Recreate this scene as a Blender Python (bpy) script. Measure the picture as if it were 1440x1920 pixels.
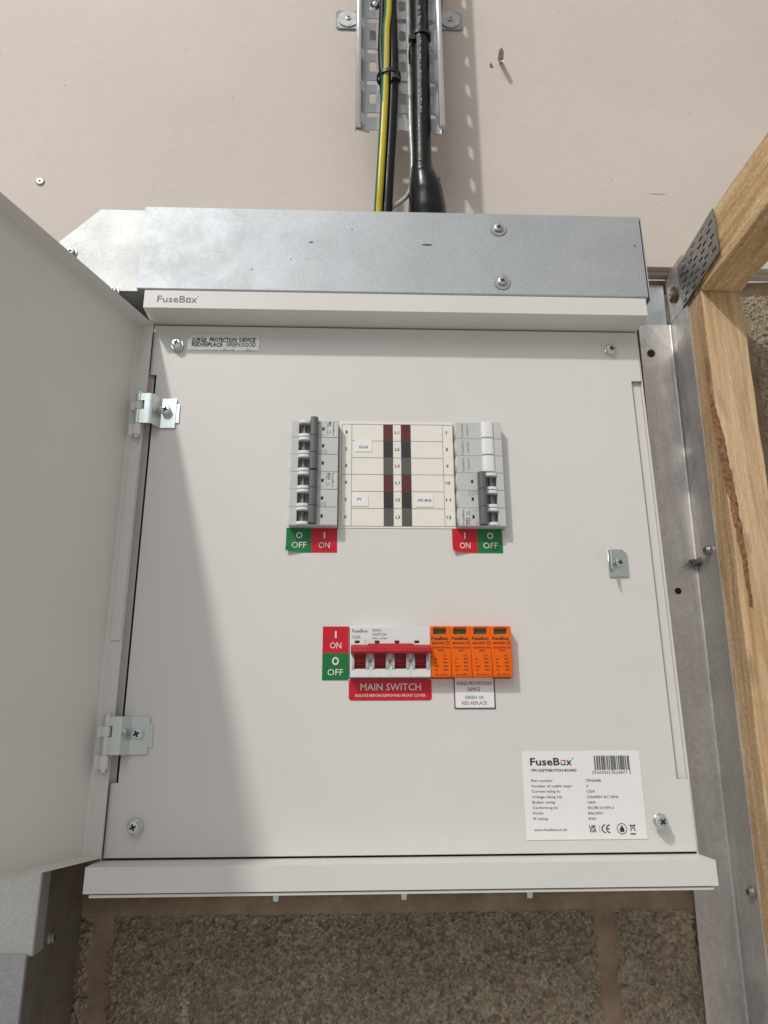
import bpy, bmesh, math, random
from mathutils import Vector, Matrix, Euler, noise
random.seed(7)
for o in list(bpy.data.objects): bpy.data.objects.remove(o)
scene = bpy.context.scene
C = scene.collection

# ------------------------------------------------------------------ camera
F_PX = 1370.402
CAM = Vector((-0.0418, -0.6530, 0.0970))
EUL = Euler((math.radians(106.82341442), math.radians(0.28917405), math.radians(-2.14084405)), 'XYZ')
cd = bpy.data.cameras.new('camera'); cam = bpy.data.objects.new('camera', cd); C.objects.link(cam)
cam.location = CAM; cam.rotation_euler = EUL
cd.sensor_fit = 'HORIZONTAL'; cd.sensor_width = 36; cd.lens = 36*F_PX/1440
cd.clip_start = 0.01; cd.clip_end = 100
scene.camera = cam
# ------------------------------------------------------------------ light of the hall
w = bpy.data.worlds.new('World'); scene.world = w; w.use_nodes = True
bg = w.node_tree.nodes['Background']; bg.inputs[0].default_value = (1.0, 0.972, 0.94, 1); bg.inputs[1].default_value = 0.37
def area_lamp(name, loc, target, shape, sx, sy, power, col, label):
    l = bpy.data.lights.new(name, 'AREA'); l.shape = shape; l.size = sx; l.size_y = sy; l.energy = power; l.color = col
    o = bpy.data.objects.new(name, l); C.objects.link(o); o.location = loc
    o.rotation_euler = (Vector(target)-Vector(loc)).to_track_quat('-Z', 'Y').to_euler()
    return o
area_lamp('ceiling_floodlight', (-2.79, -4.0, 4.83), (0, 0, .3), 'DISK', .24, .24, 212, (1, .955, .90), '')
area_lamp('cool_fill_lamp', (-1.9, -4.0, 3.7), (0, 0, .4), 'RECTANGLE', 3.0, 2.4, 62, (.86, .94, 1), '')  # added unseen fill, lifts the shaded tones and brightens the left of the trunking
vs = scene.view_settings; vs.view_transform = 'Standard'; vs.look = 'None'; vs.exposure = 0.12; vs.gamma = 1
scene.render.engine = 'CYCLES'

# ------------------------------------------------------------------ pixel -> point on a known plane
RM = EUL.to_matrix()
def un(u, v, Y=0.0, ax=1):
    d = RM @ Vector(((u-720)/F_PX, -(v-960)/F_PX, -1))
    return CAM + d*((Y-CAM[ax])/d[ax])
def ux(u, v, Y=0.0): return un(u, v, Y).x
def uz(u, v, Y=0.0): return un(u, v, Y).z

# ------------------------------------------------------------------ materials
M = {}
class NT:
    def __init__(s, name):
        m = bpy.data.materials.new(name); m.use_nodes = True; M[name] = m
        s.m = m; s.t = m.node_tree; s.b = s.t.nodes['Principled BSDF']; s.co = None
    def n(s, typ, **kw):
        nd = s.t.nodes.new(typ)
        for k, v in kw.items():
            if k in nd.inputs: nd.inputs[k].default_value = v
            else: setattr(nd, k, v)
        return nd
    def l(s, a, b): s.t.links.new(a, b)
    def coord(s, scale=(1,1,1), rot=(0,0,0)):
        if s.co is None: s.co = s.n('ShaderNodeTexCoord')
        mp = s.n('ShaderNodeMapping'); mp.inputs['Scale'].default_value = scale; mp.inputs['Rotation'].default_value = rot
        s.l(s.co.outputs['Object'], mp.inputs[0]); return mp.outputs[0]
    def noise(s, sc, detail=3, rough=.5, dist=0, scale=(1,1,1)):
        t = s.n('ShaderNodeTexNoise'); t.inputs['Scale'].default_value = sc; t.inputs['Detail'].default_value = detail
        t.inputs['Roughness'].default_value = rough; t.inputs['Distortion'].default_value = dist
        s.l(s.coord(scale), t.inputs[0]); return t.outputs['Fac']
    def vor(s, sc, scale=(1,1,1), out='Distance', feature='F1'):
        t = s.n('ShaderNodeTexVoronoi'); t.feature = feature; t.inputs['Scale'].default_value = sc
        s.l(s.coord(scale), t.inputs['Vector']); return t.outputs[out]
    def ramp(s, fac, stops):
        r = s.n('ShaderNodeValToRGB'); e = r.color_ramp.elements
        while len(e) > 1: e.remove(e[-1])
        for i, (p, c) in enumerate(stops):
            if i == 0: e[0].position = p; el = e[0]
            else: el = e.new(p)
            el.color = (*c, 1) if len(c) == 3 else c
        s.l(fac, r.inputs[0]); return r.outputs[0]
    def mix(s, fac, a, b, blend='MIX'):
        x = s.n('ShaderNodeMix'); x.data_type = 'RGBA'; x.blend_type = blend
        for sock, v in ((x.inputs[0], fac), (x.inputs[6], a), (x.inputs[7], b)):
            if isinstance(v, (int, float)): sock.default_value = v
            elif isinstance(v, tuple): sock.default_value = (*v, 1)
            else: s.l(v, sock)
        return x.outputs[2]
    def bump(s, h, strength, dist=.001, prev=None):
        b = s.n('ShaderNodeBump'); b.inputs['Strength'].default_value = strength; b.inputs['Distance'].default_value = dist
        s.l(h, b.inputs['Height'])
        if prev: s.l(prev, b.inputs['Normal'])
        return b.outputs[0]
    def set(s, **kw):
        for k, v in kw.items():
            k = {'col': 'Base Color', 'rough': 'Roughness', 'metal': 'Metallic', 'nrm': 'Normal', 'coat': 'Coat Weight', 'spec': 'Specular IOR Level', 'trans': 'Transmission Weight', 'alpha': 'Alpha'}[k]
            i = s.b.inputs[k]
            if isinstance(v, bpy.types.NodeSocket): s.l(v, i)
            elif isinstance(v, tuple): i.default_value = (*v, 1)
            else: i.default_value = v
        return s
def g(v): return (v, v, v)
def plain(name, col, rough=.5, metal=0, var=.08, nsc=40, bump=0, bsc=600, **kw):
    t = NT(name)
    f = t.noise(nsc, 4)
    c = t.ramp(f, [(.3, tuple(x*(1-var) for x in col)), (.7, tuple(min(1, x*(1+var)) for x in col))])
    r = t.ramp(t.noise(nsc*2.3, 3), [(.3, g(max(0, rough-.06))), (.7, g(min(1, rough+.08)))])
    t.set(col=c, rough=r, metal=metal, **kw)
    if bump: t.set(nrm=t.bump(t.noise(bsc, 2), bump, .0004))
    return t
t = NT('powder_coat')
c = t.ramp(t.noise(7, 5, .6), [(.3, (.700, .680, .648)), (.7, (.735, .716, .684))])
sm = t.ramp(t.noise(1, 6, .65, 1.0, (16, 16, 9)), [(.60, g(0)), (.78, g(.16))])          # handling smears
c = t.mix(sm, c, (.56, .53, .48))
dt = t.ramp(t.vor(60), [(.0, g(.6)), (.03, g(.5)), (.045, g(0))])
sl_ = t.ramp(t.noise(13, 2), [(.62, g(0)), (.66, g(1))]); dt = t.mix(1, dt, sl_, 'MULTIPLY')
c = t.mix(dt, c, (.40, .36, .31))
ro = t.ramp(t.noise(11, 5, .65, .6), [(.3, g(.34)), (.7, g(.52))])
nr = t.bump(t.noise(1300, 2), .25, .0004); nr = t.bump(t.noise(6, 3), .12, .006, nr)
t.set(col=c, rough=ro, spec=.4, nrm=nr)
plain('print_black', (.03, .03, .035), .5, var=0)
plain('print_grey', (.16, .16, .165), .5, var=0)
plain('print_pale', (.30, .31, .31), .5, var=0)
plain('print_white', (.80, .78, .74), .5, var=0)
plain('print_green', (.03, .22, .11), .5, var=0)
plain('print_red', (.50, .03, .03), .5, var=0)
plain('print_orange', (.80, .24, .03), .5, var=0)
plain('print_blue', (.03, .16, .42), .5, var=0)
plain('print_maroon', (.105, .016, .014), .5, var=.1)
plain('print_brown_black', (.030, .026, .024), .5, var=.1)
plain('print_warm_grey', (.10, .095, .088), .5, var=.1)
plain('sticker_white', (.87, .86, .85), .45, var=.015, nsc=60)
plain('card_cream', (.84, .80, .73), .6, var=.02, nsc=80, bump=.08, bsc=900)
plain('sticker_red', (.58, .008, .022), .28, var=.04)
plain('sticker_green', (.006, .175, .045), .28, var=.04)
plain('tape_clear', (.74, .73, .71), .18, var=.03, nsc=200, bump=.5, bsc=160, coat=.4)
plain('case_grey', (.56, .575, .56), .42, var=.03, bump=.12, bsc=1800)
plain('case_patch', (.64, .65, .64), .45, var=.02)
plain('case_white', (.76, .765, .75), .38, var=.02, bump=.1, bsc=1800)
plain('rim_white', (.80, .81, .80), .3, var=.02)
plain('handle_grey', (.125, .128, .132), .42, var=.06, bump=.2, bsc=1800)
plain('drum_grey', (.27, .28, .285), .25, var=.2, nsc=300)
plain('flag_red', (.085, .006, .008), .25, var=.1)
plain('red_plastic', (.42, .010, .020), .33, var=.06, bump=.1, bsc=1500)
plain('orange_plastic', (.86, .135, .002), .5, var=.03, bump=.12, bsc=1800, spec=.25)
plain('window_green', (.065, .125, .045), .2, var=.1)
plain('recess_shade_black', (.012, .012, .012), .8, var=0)  # flat black painted in for the shade inside holes and screw recesses
plain('black_pvc', (.009, .009, .0095), .36, var=.3, nsc=120, bump=.3, bsc=220, spec=.3)
plain('black_rubber', (.009, .009, .010), .28, var=.2, bump=.2, bsc=90, spec=.35)
plain('cable_yellow', (.56, .45, .03), .36, var=.05)
plain('cable_green', (.025, .13, .035), .36, var=.1)
plain('grey_pvc', (.27, .265, .25), .45, var=.1)
plain('clear_sheath', (.42, .42, .41), .22, var=.3, nsc=90, coat=.5)
plain('tie_black', (.012, .012, .012), .4, var=.1)
plain('zinc', (.70, .75, .735), .25, metal=1, var=.05, nsc=30)
plain('zinc_dull', (.50, .50, .49), .42, metal=1, var=.14, nsc=120, bump=.1, bsc=700)
plain('rolled_zinc', (.78, .79, .80), .33, metal=.75, var=.06, nsc=60)
plain('black_screw', (.03, .03, .032), .4, metal=.6, var=.2)
plain('rust', (.16, .075, .03), .8, var=.4, nsc=250, bump=.4)
plain('plug_brown', (.17, .105, .07), .75, var=.35, nsc=300, bump=.3)
plain('paper_torn', (.72, .66, .60), .8, var=.05)
plain('dust_dark', (.11, .095, .08), .95, var=.35, nsc=300, bump=.6, bsc=500)
plain('bark', (.23, .12, .055), .9, var=.55, nsc=260, bump=1.0, bsc=500)
plain('pencil_red', (.38, .16, .13), .8, var=.1)
plain('speck_brown', (.34, .27, .22), .9, var=.2)

def galv(name, c0, c1, rough, sp=420, blot=6, metal=.82, brush=None, rspread=.1):
    t = NT(name)
    f = t.noise(blot, 5, .55)
    base = t.ramp(f, [(.3, c0), (.72, c1)])
    v = t.n('ShaderNodeTexVoronoi'); v.inputs['Scale'].default_value = sp
    t.l(t.coord(), v.inputs['Vector'])
    bw = t.n('ShaderNodeRGBToBW'); t.l(v.outputs['Color'], bw.inputs[0])
    sg = t.ramp(bw.outputs[0], [(.0, g(.84)), (1, g(1.0))])
    col = t.mix(1.0, base, sg, 'MULTIPLY')
    r = t.ramp(t.noise(blot*3.1, 5, .6), [(.3, g(rough-rspread)), (.7, g(rough+rspread))])
    if name == 'galvanised_aged':
        sm = t.ramp(t.noise(1, 5, .6, .5, (45, 45, 6)), [(.32, g(.80)), (.5, g(.97)), (.68, g(1.05))])
        col = t.mix(1, col, sm, 'MULTIPLY')
        st_ = t.ramp(t.noise(26, 6, .7), [(.62, g(0)), (.74, g(.3))]); col = t.mix(st_, col, (.36, .31, .27))
    t.set(col=col, rough=r, metal=metal)
    h = t.noise(900, 3, .6)
    nr = t.bump(h, .12, .0004)
    if brush: nr = t.bump(t.noise(1.0, 5, .6, 0, brush), .35, .0006, nr)
    nr = t.bump(t.noise(5, 2), .10, .01, nr)
    t.set(nrm=nr); return t
galv('galvanised', (.445, .47, .49), (.51, .535, .555), .55, 600, blot=12, metal=.58, rspread=.05)
galv('galvanised_bend', (.50, .51, .50), (.57, .58, .57), .58, 600, metal=.6, rspread=.05)
galv('galvanised_tray', (.40, .41, .42), (.52, .53, .54), .36, 350)
galv('galvanised_box', (.46, .46, .445), (.53, .53, .515), .55, 600, metal=.6, rspread=.05)
galv('galvanised_brushed', (.40, .41, .43), (.52, .53, .55), .36, 400, brush=(90, 90, 900))
galv('galvanised_aged', (.60, .565, .54), (.74, .71, .69), .46, 300, 11, .8, brush=(700, 700, 14), rspread=.14)
galv('galvanised_plate', (.30, .30, .30), (.42, .42, .42), .45, 300, 30, .85)
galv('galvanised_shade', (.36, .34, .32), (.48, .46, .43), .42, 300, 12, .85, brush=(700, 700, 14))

t = NT('board_paint')      # cream faced fibre board
f = t.ramp(t.noise(3.2, 5, .6), [(.3, (.590, .522, .464)), (.7, (.648, .576, .516))])
fb = t.ramp(t.noise(1, 5, .75, .3, (90, 90, 240)), [(.35, g(.965)), (.65, g(1.025))])
c = t.mix(1, f, fb, 'MULTIPLY')
sp = t.ramp(t.vor(34), [(.0, (1, 1, 1)), (.035, (1, 1, 1)), (.05, (0, 0, 0))])
sel = t.ramp(t.noise(11, 2), [(.60, (0, 0, 0)), (.66, (1, 1, 1))])
ms = t.mix(1, sp, sel, 'MULTIPLY')
c = t.mix(ms, c, (.40, .32, .26))
bs = t.ramp(t.noise(1, 6, .7, 1.4, (5, 5, 2.4)), [(.55, g(0)), (.75, g(.30))]); c = t.mix(bs, c, (.52, .44, .37))
t.set(col=c, rough=.62, spec=.3, nrm=t.bump(t.noise(1, 3, .6, .2, (220, 220, 900)), .16, .0006))

t = NT('block_aggregate')
cell = t.n('ShaderNodeTexVoronoi'); cell.inputs['Scale'].default_value = 400; t.l(t.coord(), cell.inputs['Vector'])
bw = t.n('ShaderNodeRGBToBW'); t.l(cell.outputs['Color'], bw.inputs[0])
c1 = t.ramp(bw.outputs[0], [(.1, (.27, .22, .16)), (.45, (.39, .325, .24)), (.75, (.48, .405, .305)), (1, (.60, .52, .41))])
c2 = t.ramp(t.noise(14, 5, .6), [(.3, g(.80)), (.7, g(1.12))])
c = t.mix(1, c1, c2, 'MULTIPLY')
nr = t.bump(t.noise(480, 5, .75), 1.0, .0016); nr = t.bump(t.noise(1100, 3, .7), .7, .0006, nr)
t.set(col=c, rough=.95, spec=.15, nrm=nr)
t = NT('mortar')
c = t.ramp(t.noise(30, 6, .65), [(.25, (.24, .17, .108)), (.5, (.34, .248, .165)), (.62, (.40, .30, .21)), (.8, (.48, .38, .28))])
nr = t.bump(t.noise(420, 5, .75), 1.0, .0014); nr = t.bump(t.noise(90, 5, .7), .6, .003, nr)
t.set(col=c, rough=.95, spec=.15, nrm=nr)

def timber(name, ax, tint=(1, 1, 1), rough_sawn=False):
    def sc(a, b): return tuple(b if i == ax else a for i in range(3))
    def cl(*c): return tuple(x*y for x, y in zip(c, tint))
    t = NT(name)
    fl = t.noise(1, 5, .6, 1.6, sc(55, 3.0))
    base = t.ramp(fl, [(.25, cl(.46, .28, .12)), (.42, cl(.60, .395, .185)), (.55, cl(.71, .50, .26)), (.75, cl(.78, .60, .35))])
    gr = t.ramp(t.noise(1, 5, .65, .8, sc(230, 6)), [(.32, g(.78)), (.5, g(.98)), (.7, g(1.06))])
    c = t.mix(1, base, gr, 'MULTIPLY')
    fine = t.ramp(t.noise(1, 4, .7, 0, sc(900, 160)), [(.3, g(.80)), (.7, g(1.10))])
    c = t.mix(1, c, fine, 'MULTIPLY')
    st = t.ramp(t.noise(1, 6, .65, .9, sc(42, 5)), [(.55, g(0)), (.70, g(.55))])
    c = t.mix(st, c, cl(.21, .125, .058))
    kn = t.ramp(t.vor(1, sc(17, 6.5)), [(.0, g(.85)), (.10, g(.6)), (.17, g(0))])
    c = t.mix(kn, c, cl(.23, .115, .05))
    if rough_sawn:
        sp = t.ramp(t.noise(260, 5, .75), [(.38, g(.80)), (.6, g(1.08))]); c = t.mix(1, c, sp, 'MULTIPLY')
    nr = t.bump(t.noise(1, 4, .7, 0, sc(420, 12)), .5 if not rough_sawn else .8, .0007)
    nr = t.bump(t.noise(650, 4, .75), .9 if rough_sawn else .35, .0007, nr)
    t.set(col=c, rough=.75, spec=.22, nrm=nr)
timber('timber_vertical', 2, (.97, .98, 1.12))
timber('timber_sawn', 2, (.98, .99, 1.12), True)
timber('timber_along', 1, (1.16, 1.17, 1.28), True)

# ------------------------------------------------------------------ mesh helpers
def put(name, me, mat=None, parent=None, smooth=False, kind=None):
    o = bpy.data.objects.new(name, me); C.objects.link(o)
    if mat:
        for mm in (mat if isinstance(mat, (list, tuple)) else [mat]): me.materials.append(M[mm])
    if smooth:
        for p in me.polygons: p.use_smooth = True
    if parent:
        o.parent = parent
        if parent.type == 'EMPTY' and parent.get('_w'):
            o.matrix_parent_inverse = Matrix.Translation(-parent.location)
    if kind: o['kind'] = kind
    return o
def bmput(name, bm, mat, parent=None, smooth=False, auto=None, kind=None):
    bmesh.ops.recalc_face_normals(bm, faces=bm.faces[:])
    me = bpy.data.meshes.new(name); bm.to_mesh(me); bm.free()
    if auto is not None:
        me.shade_smooth() if hasattr(me, 'shade_smooth') else None
        try: me.set_sharp_from_angle(angle=math.radians(auto))
        except Exception: pass
    o = put(name, me, mat, parent, smooth, kind)
    if auto is not None:
        md = o.modifiers.new('weighted_normals', 'WEIGHTED_NORMAL'); md.keep_sharp = True; md.weight = 100
    return o
def thing(name, loc, label, cat, group=None, world=True):
    o = bpy.data.objects.new(name, None); C.objects.link(o); o.location = loc; o.empty_display_size = .01
    if world: o['_w'] = 1
    tag(o, label, cat, group); return o
def tag(o, label=None, cat=None, group=None, kind=None):
    for k, v in (('label', label), ('category', cat), ('group', group), ('kind', kind)):
        if v: o[k] = v
    return o
def bm_box(bm, x0, x1, y0, y1, z0, z1, bevel=0, seg=2):
    vs = [bm.verts.new((x, y, z)) for z in (z0, z1) for y in (y0, y1) for x in (x0, x1)]
    fs = [bm.faces.new([vs[i] for i in q]) for q in ((0,2,3,1),(4,5,7,6),(0,1,5,4),(2,6,7,3),(0,4,6,2),(1,3,7,5))]
    if bevel:
        es = list({e for f in fs for e in f.edges})
        bmesh.ops.bevel(bm, geom=es, offset=bevel, segments=seg, affect='EDGES', profile=.5)
def box(name, x0, x1, y0, y1, z0, z1, mat, parent=None, bevel=0, seg=2, auto=40):
    bm = bmesh.new(); bm_box(bm, x0, x1, y0, y1, z0, z1, bevel, seg)
    return bmput(name, bm, mat, parent, auto=auto if bevel else None)
def bm_prism(bm, prof, fn, a, b):
    """closed 2-D profile swept from a to b; fn(p, q, s) -> point"""
    A = [bm.verts.new(fn(p, q, a)) for p, q in prof]; B = [bm.verts.new(fn(p, q, b)) for p, q in prof]
    n = len(prof)
    for i in range(n): bm.faces.new((A[i], A[(i+1) % n], B[(i+1) % n], B[i]))
    bm.faces.new(A[::-1]); bm.faces.new(B)
XYZ_Z = lambda p, q, s: (p, q, s)      # profile in x-y, swept in z
XYZ_X = lambda p, q, s: (s, p, q)      # profile in y-z, swept in x
XYZ_Y = lambda p, q, s: (p, s, q)      # profile in x-z, swept in y
def strip(pts, th):
    """open polyline -> closed profile of thickness th (offset to the left)"""
    L = []
    n = len(pts)
    for i, p in enumerate(pts):
        p = Vector(p)
        d0 = (Vector(pts[i])-Vector(pts[i-1])).normalized() if i else None
        d1 = (Vector(pts[i+1])-Vector(pts[i])).normalized() if i < n-1 else None
        n0 = Vector((-d0.y, d0.x)) if d0 else None; n1 = Vector((-d1.y, d1.x)) if d1 else None
        if n0 and n1:
            m = (n0+n1).normalized(); L.append(p+m*th/max(.3, m.dot(n0)))
        else: L.append(p+(n0 or n1)*th)
    return [tuple(p) for p in pts]+[tuple(p) for p in L[::-1]]
def rrect(x0, x1, z0, z1, r, n=3):
    P = []
    for cx, cz, a0 in ((x1-r, z1-r, 0), (x0+r, z1-r, 90), (x0+r, z0+r, 180), (x1-r, z0+r, 270)):
        for k in range(n+1):
            a = math.radians(a0+90*k/n); P.append((cx+r*math.cos(a), cz+r*math.sin(a)))
    return P
def circ(cx, cz, r, n=20): return [(cx+r*math.cos(2*math.pi*k/n), cz+r*math.sin(2*math.pi*k/n)) for k in range(n)]
def curve_mesh(cu):
    o = bpy.data.objects.new('tmp', cu)
    me0 = o.to_mesh(); me = me0.copy(); o.to_mesh_clear()
    bpy.data.objects.remove(o); bpy.data.curves.remove(cu); return me
XZ = Matrix(((1,0,0,0),(0,0,-1,0),(0,1,0,0),(0,0,0,1)))    # local (a,b,c) -> (a,-c,b)
YZ = Matrix(((0,0,-1,0),(-1,0,0,0),(0,1,0,0),(0,0,0,1)))   # plate facing -x: local (a,b,c) -> (-c,-a,b)
def plate(name, outline, holes, th, mat, parent=None, Y=0., M4=XZ, bev=0.0, loc=None):
    """sheet with holes; its front face stands th in front of Y (towards -y)"""
    cu = bpy.data.curves.new('t', 'CURVE'); cu.dimensions = '2D'; cu.fill_mode = 'BOTH'
    cu.extrude = th/2-bev; cu.bevel_depth = bev; cu.bevel_resolution = 1; cu.offset = -bev
    for pts in [outline]+list(holes):
        s = cu.splines.new('POLY'); s.points.add(len(pts)-1); s.use_cyclic_u = True
        for p, q in zip(s.points, pts): p.co = (q[0], q[1], 0, 1)
    me = curve_mesh(cu); me.name = name; me.materials.clear()
    T = Matrix.Translation(loc if loc else (0, Y-th/2, 0)) @ M4
    me.transform(T)
    return put(name, me, mat, parent)
_font_cap = []
def text_me(s, bold=0):
    cu = bpy.data.curves.new('t', 'FONT'); cu.body = s; cu.size = 1; cu.resolution_u = 2; cu.offset = bold; cu.fill_mode = 'FRONT'
    return curve_mesh(cu)
def cap():
    if not _font_cap:
        me = text_me('H'); _font_cap.append(max(v.co.y for v in me.vertices))
    return _font_cap[0]
class Print:
    """flat printed marks on one sheet, collected into one mesh per ink"""
    def __init__(s, Y, R=None): s.Y = Y; s.b = {}; s.k = 0
    def bm(s, ink): return s.b.setdefault(ink, bmesh.new())
    def text(s, txt, x0, x1, zb, h, ink='print_black', rot=0, bold=0.0, dy=0):
        """fit txt between x0..x1, baseline zb, cap height h (rot 90: x0..x1 run along z)"""
        me = text_me(txt, bold); xs = [v.co.x for v in me.vertices]
        if not xs: return
        a, b = min(xs), max(xs); sx = (x1-x0)/(b-a); sz = h/cap(); Y = s.Y-dy
        for v in me.vertices:
            p = x0+(v.co.x-a)*sx; q = v.co.y*sz
            if rot == 0: v.co = (p, Y, zb+q)
            elif rot == 90: v.co = (zb-q, Y, p)             # reads upwards
            else: v.co = (zb+q, Y, -p)                      # reads downwards
        s.bm(ink).from_mesh(me); bpy.data.meshes.remove(me)
    def px(s, txt, u0, v0, u1, v1, ink='print_black', bold=0.0):
        vm = (v0+v1)/2; um = (u0+u1)/2
        s.text(txt, ux(u0, vm, s.Y), ux(u1, vm, s.Y), uz(um, v1, s.Y), uz(um, v0, s.Y)-uz(um, v1, s.Y), ink, 0, bold)
    def rect(s, x0, x1, z0, z1, ink, dy=0):
        bm = s.bm(ink); Y = s.Y-dy
        bm.faces.new([bm.verts.new(p) for p in ((x0, Y, z0), (x1, Y, z0), (x1, Y, z1), (x0, Y, z1))])
    def poly(s, pts, ink, dy=0):
        bm = s.bm(ink); bm.faces.new([bm.verts.new((p[0], s.Y-dy, p[1])) for p in pts])
    def line(s, p, q, wd, ink):
        p = Vector(p); q = Vector(q); d = (q-p).normalized(); n = Vector((-d.y, d.x))*wd/2
        s.poly([p-n, q-n, q+n, p+n], ink)
    def ring(s, cx, cz, r, wd, ink, n=24):
        for k in range(n):
            a, b = 2*math.pi*k/n, 2*math.pi*(k+1)/n
            s.poly([(cx+r*math.cos(a), cz+r*math.sin(a)), (cx+r*math.cos(b), cz+r*math.sin(b)), (cx+(r-wd)*math.cos(b), cz+(r-wd)*math.sin(b)), (cx+(r-wd)*math.cos(a), cz+(r-wd)*math.sin(a))], ink)
    def logo(s, x0, x1, zb, h, ink='print_grey', bold=.01, colour=False):
        w_ = x1-x0
        s.text('FuseB', x0, x0+w_*.685, zb, h, ink, 0, bold)
        a, b = x0+w_*.705, x0+w_*.815; t_ = h*.16; z1 = zb+h*.72
        if colour:
            for (p, q, r, u, c) in ((a, (a+b)/2, zb+(z1-zb)/2, z1, 'print_orange'), ((a+b)/2, b, zb+(z1-zb)/2, z1, 'print_red'), (a, (a+b)/2, zb, zb+(z1-zb)/2, 'print_blue'), ((a+b)/2, b, zb, zb+(z1-zb)/2, 'print_black')):
                s.rect(p, q, r, u, c)
            s.rect(a+t_, b-t_, zb+t_, z1-t_, 'sticker_white', .00008)
        else:
            for r in ((a, b, zb, zb+t_), (a, b, z1-t_, z1), (a, a+t_, zb+t_, z1-t_), (b-t_, b, zb+t_, z1-t_)): s.rect(*r, ink)
        s.text('x', x0+w_*.83, x0+w_*.965, zb, h, ink, 0, bold)
        s.rect(x0+w_*.978, x1, zb+h*.88, zb+h*1.02, ink)
    def build(s, parent, name='lettering'):
        out = []
        for ink, bm in s.b.items():
            me = bpy.data.meshes.new(name); 
            bm.to_mesh(me); bm.free()
            if True:
                me.update()
            out.append(put(name, me, ink, parent))
        return out
def tube(name, path, rad, mat, parent=None, n=16, sub=8, slots=None, wob=0):
    """smooth tube through path points; rad = number or list"""
    P = [Vector(p) for p in path]; Rr = rad if isinstance(rad, (list, tuple)) else [rad]*len(P)
    pts, rs = [], []
    for i in range(len(P)-1):
        p0 = P[max(i-1, 0)]; p1 = P[i]; p2 = P[i+1]; p3 = P[min(i+2, len(P)-1)]
        for k in range(sub):
            s_ = k/sub; a = s_*s_; b = a*s_
            pts.append(.5*((2*p1)+(p2-p0)*s_+(2*p0-5*p1+4*p2-p3)*a+(3*p1-p0-3*p2+p3)*b)); rs.append(Rr[i]*(1-s_)+Rr[i+1]*s_)
    pts.append(P[-1]); rs.append(Rr[-1])
    bm = bmesh.new(); rings = []
    up = Vector((0, -1, 0))
    for i, p in enumerate(pts):
        d = (pts[min(i+1, len(pts)-1)]-pts[max(i-1, 0)]).normalized()
        e1 = (up-d*up.dot(d)).normalized(); e2 = d.cross(e1)
        up = e1
        r = rs[i]*(1+(wob*noise.noise(p*60) if wob else 0))
        rings.append([bm.verts.new(p+(e1*math.cos(2*math.pi*k/n)+e2*math.sin(2*math.pi*k/n))*r) for k in range(n)])
    for i in range(len(rings)-1):
        for k in range(n):
            f = bm.faces.new((rings[i][k], rings[i][(k+1) % n], rings[i+1][(k+1) % n], rings[i+1][k])); f.smooth = True
            if slots: f.material_index = slots(i, k, n)
    bm.faces.new(rings[0][::-1]); bm.faces.new(rings[-1])
    bmesh.ops.recalc_face_normals(bm, faces=bm.faces[:])
    me = bpy.data.meshes.new(name); bm.to_mesh(me); bm.free()
    return put(name, me, mat, parent)
def bm_lathe(bm, prof, c, axis, n=20):
    """prof: (radius, height along axis)"""
    axis = Vector(axis).normalized(); c = Vector(c)
    e1 = axis.orthogonal().normalized(); e2 = axis.cross(e1); R_ = []
    for r, h in prof:
        if r < 1e-7: R_.append([bm.verts.new(c+axis*h)])
        else: R_.append([bm.verts.new(c+axis*h+(e1*math.cos(2*math.pi*k/n)+e2*math.sin(2*math.pi*k/n))*r) for k in range(n)])
    for A, B in zip(R_, R_[1:]):
        for k in range(n):
            a = A[k % len(A)], A[(k+1) % len(A)]; b = B[k % len(B)], B[(k+1) % len(B)]
            q = list(dict.fromkeys((a[0], a[1], b[1], b[0])))
            if len(q) > 2: bm.faces.new(q)
def lathe(name, prof, c, axis, mat, parent=None, n=20, auto=35):
    bm = bmesh.new(); bm_lathe(bm, prof, c, axis, n); return bmput(name, bm, mat, parent, auto=auto)
def cross_slot(name, c, axis, r, parent, rot=.3, mat='recess_shade_black', depth=.0007):
    """the dark cross recess in a screw head: a four-armed inset piece"""
    axis = Vector(axis).normalized(); e1 = axis.orthogonal().normalized(); e2 = axis.cross(e1)
    e1, e2 = e1*math.cos(rot)+e2*math.sin(rot), -e1*math.sin(rot)+e2*math.cos(rot)
    w_ = r*.30; P = [(w_, r), (w_, w_), (r, w_), (r, -w_), (w_, -w_), (w_, -r), (-w_, -r), (-w_, -w_), (-r, -w_), (-r, w_), (-w_, w_), (-w_, r)]
    bm = bmesh.new(); c = Vector(c)
    bm_prism(bm, P, lambda p, q, s: c+e1*p+e2*q+axis*s, -depth, .00008)
    return bmput(name, bm, mat, parent)
def screw_part(c, axis, parent, head=.0045, hh=.004, washer=.006, mat='zinc', wm='zinc', rot=.3, name='screw', standoff=0, wt=.0009):
    """pan head cross screw on a flat washer, as one part with its recess as sub-part"""
    bm = bmesh.new(); a = Vector(axis).normalized(); c = Vector(c)+a*standoff
    if standoff: bm_lathe(bm, [(0, -standoff-.004), (head*.55, -standoff-.004), (head*.55, 0)], c, a, 12)
    wh = 0
    if washer:
        bm_lathe(bm, [(0, -.0004), (washer, -.0004), (washer, wt*.6), (washer-.0004, wt), (head*.7, wt)], c, a, 24); wh = wt
    bm_lathe(bm, [(head*.95, wh-.0002), (head, wh+hh*.25), (head, wh+hh*.72), (head*.86, wh+hh*.93), (head*.62, wh+hh), (0, wh+hh)], c, a, 20)
    o = bmput(name, bm, mat, parent, auto=35)
    cross_slot('cross_recess', c+a*(wh+hh), a, head*.52, o, rot)
    return o
FR = (0, -1, 0)

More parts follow.
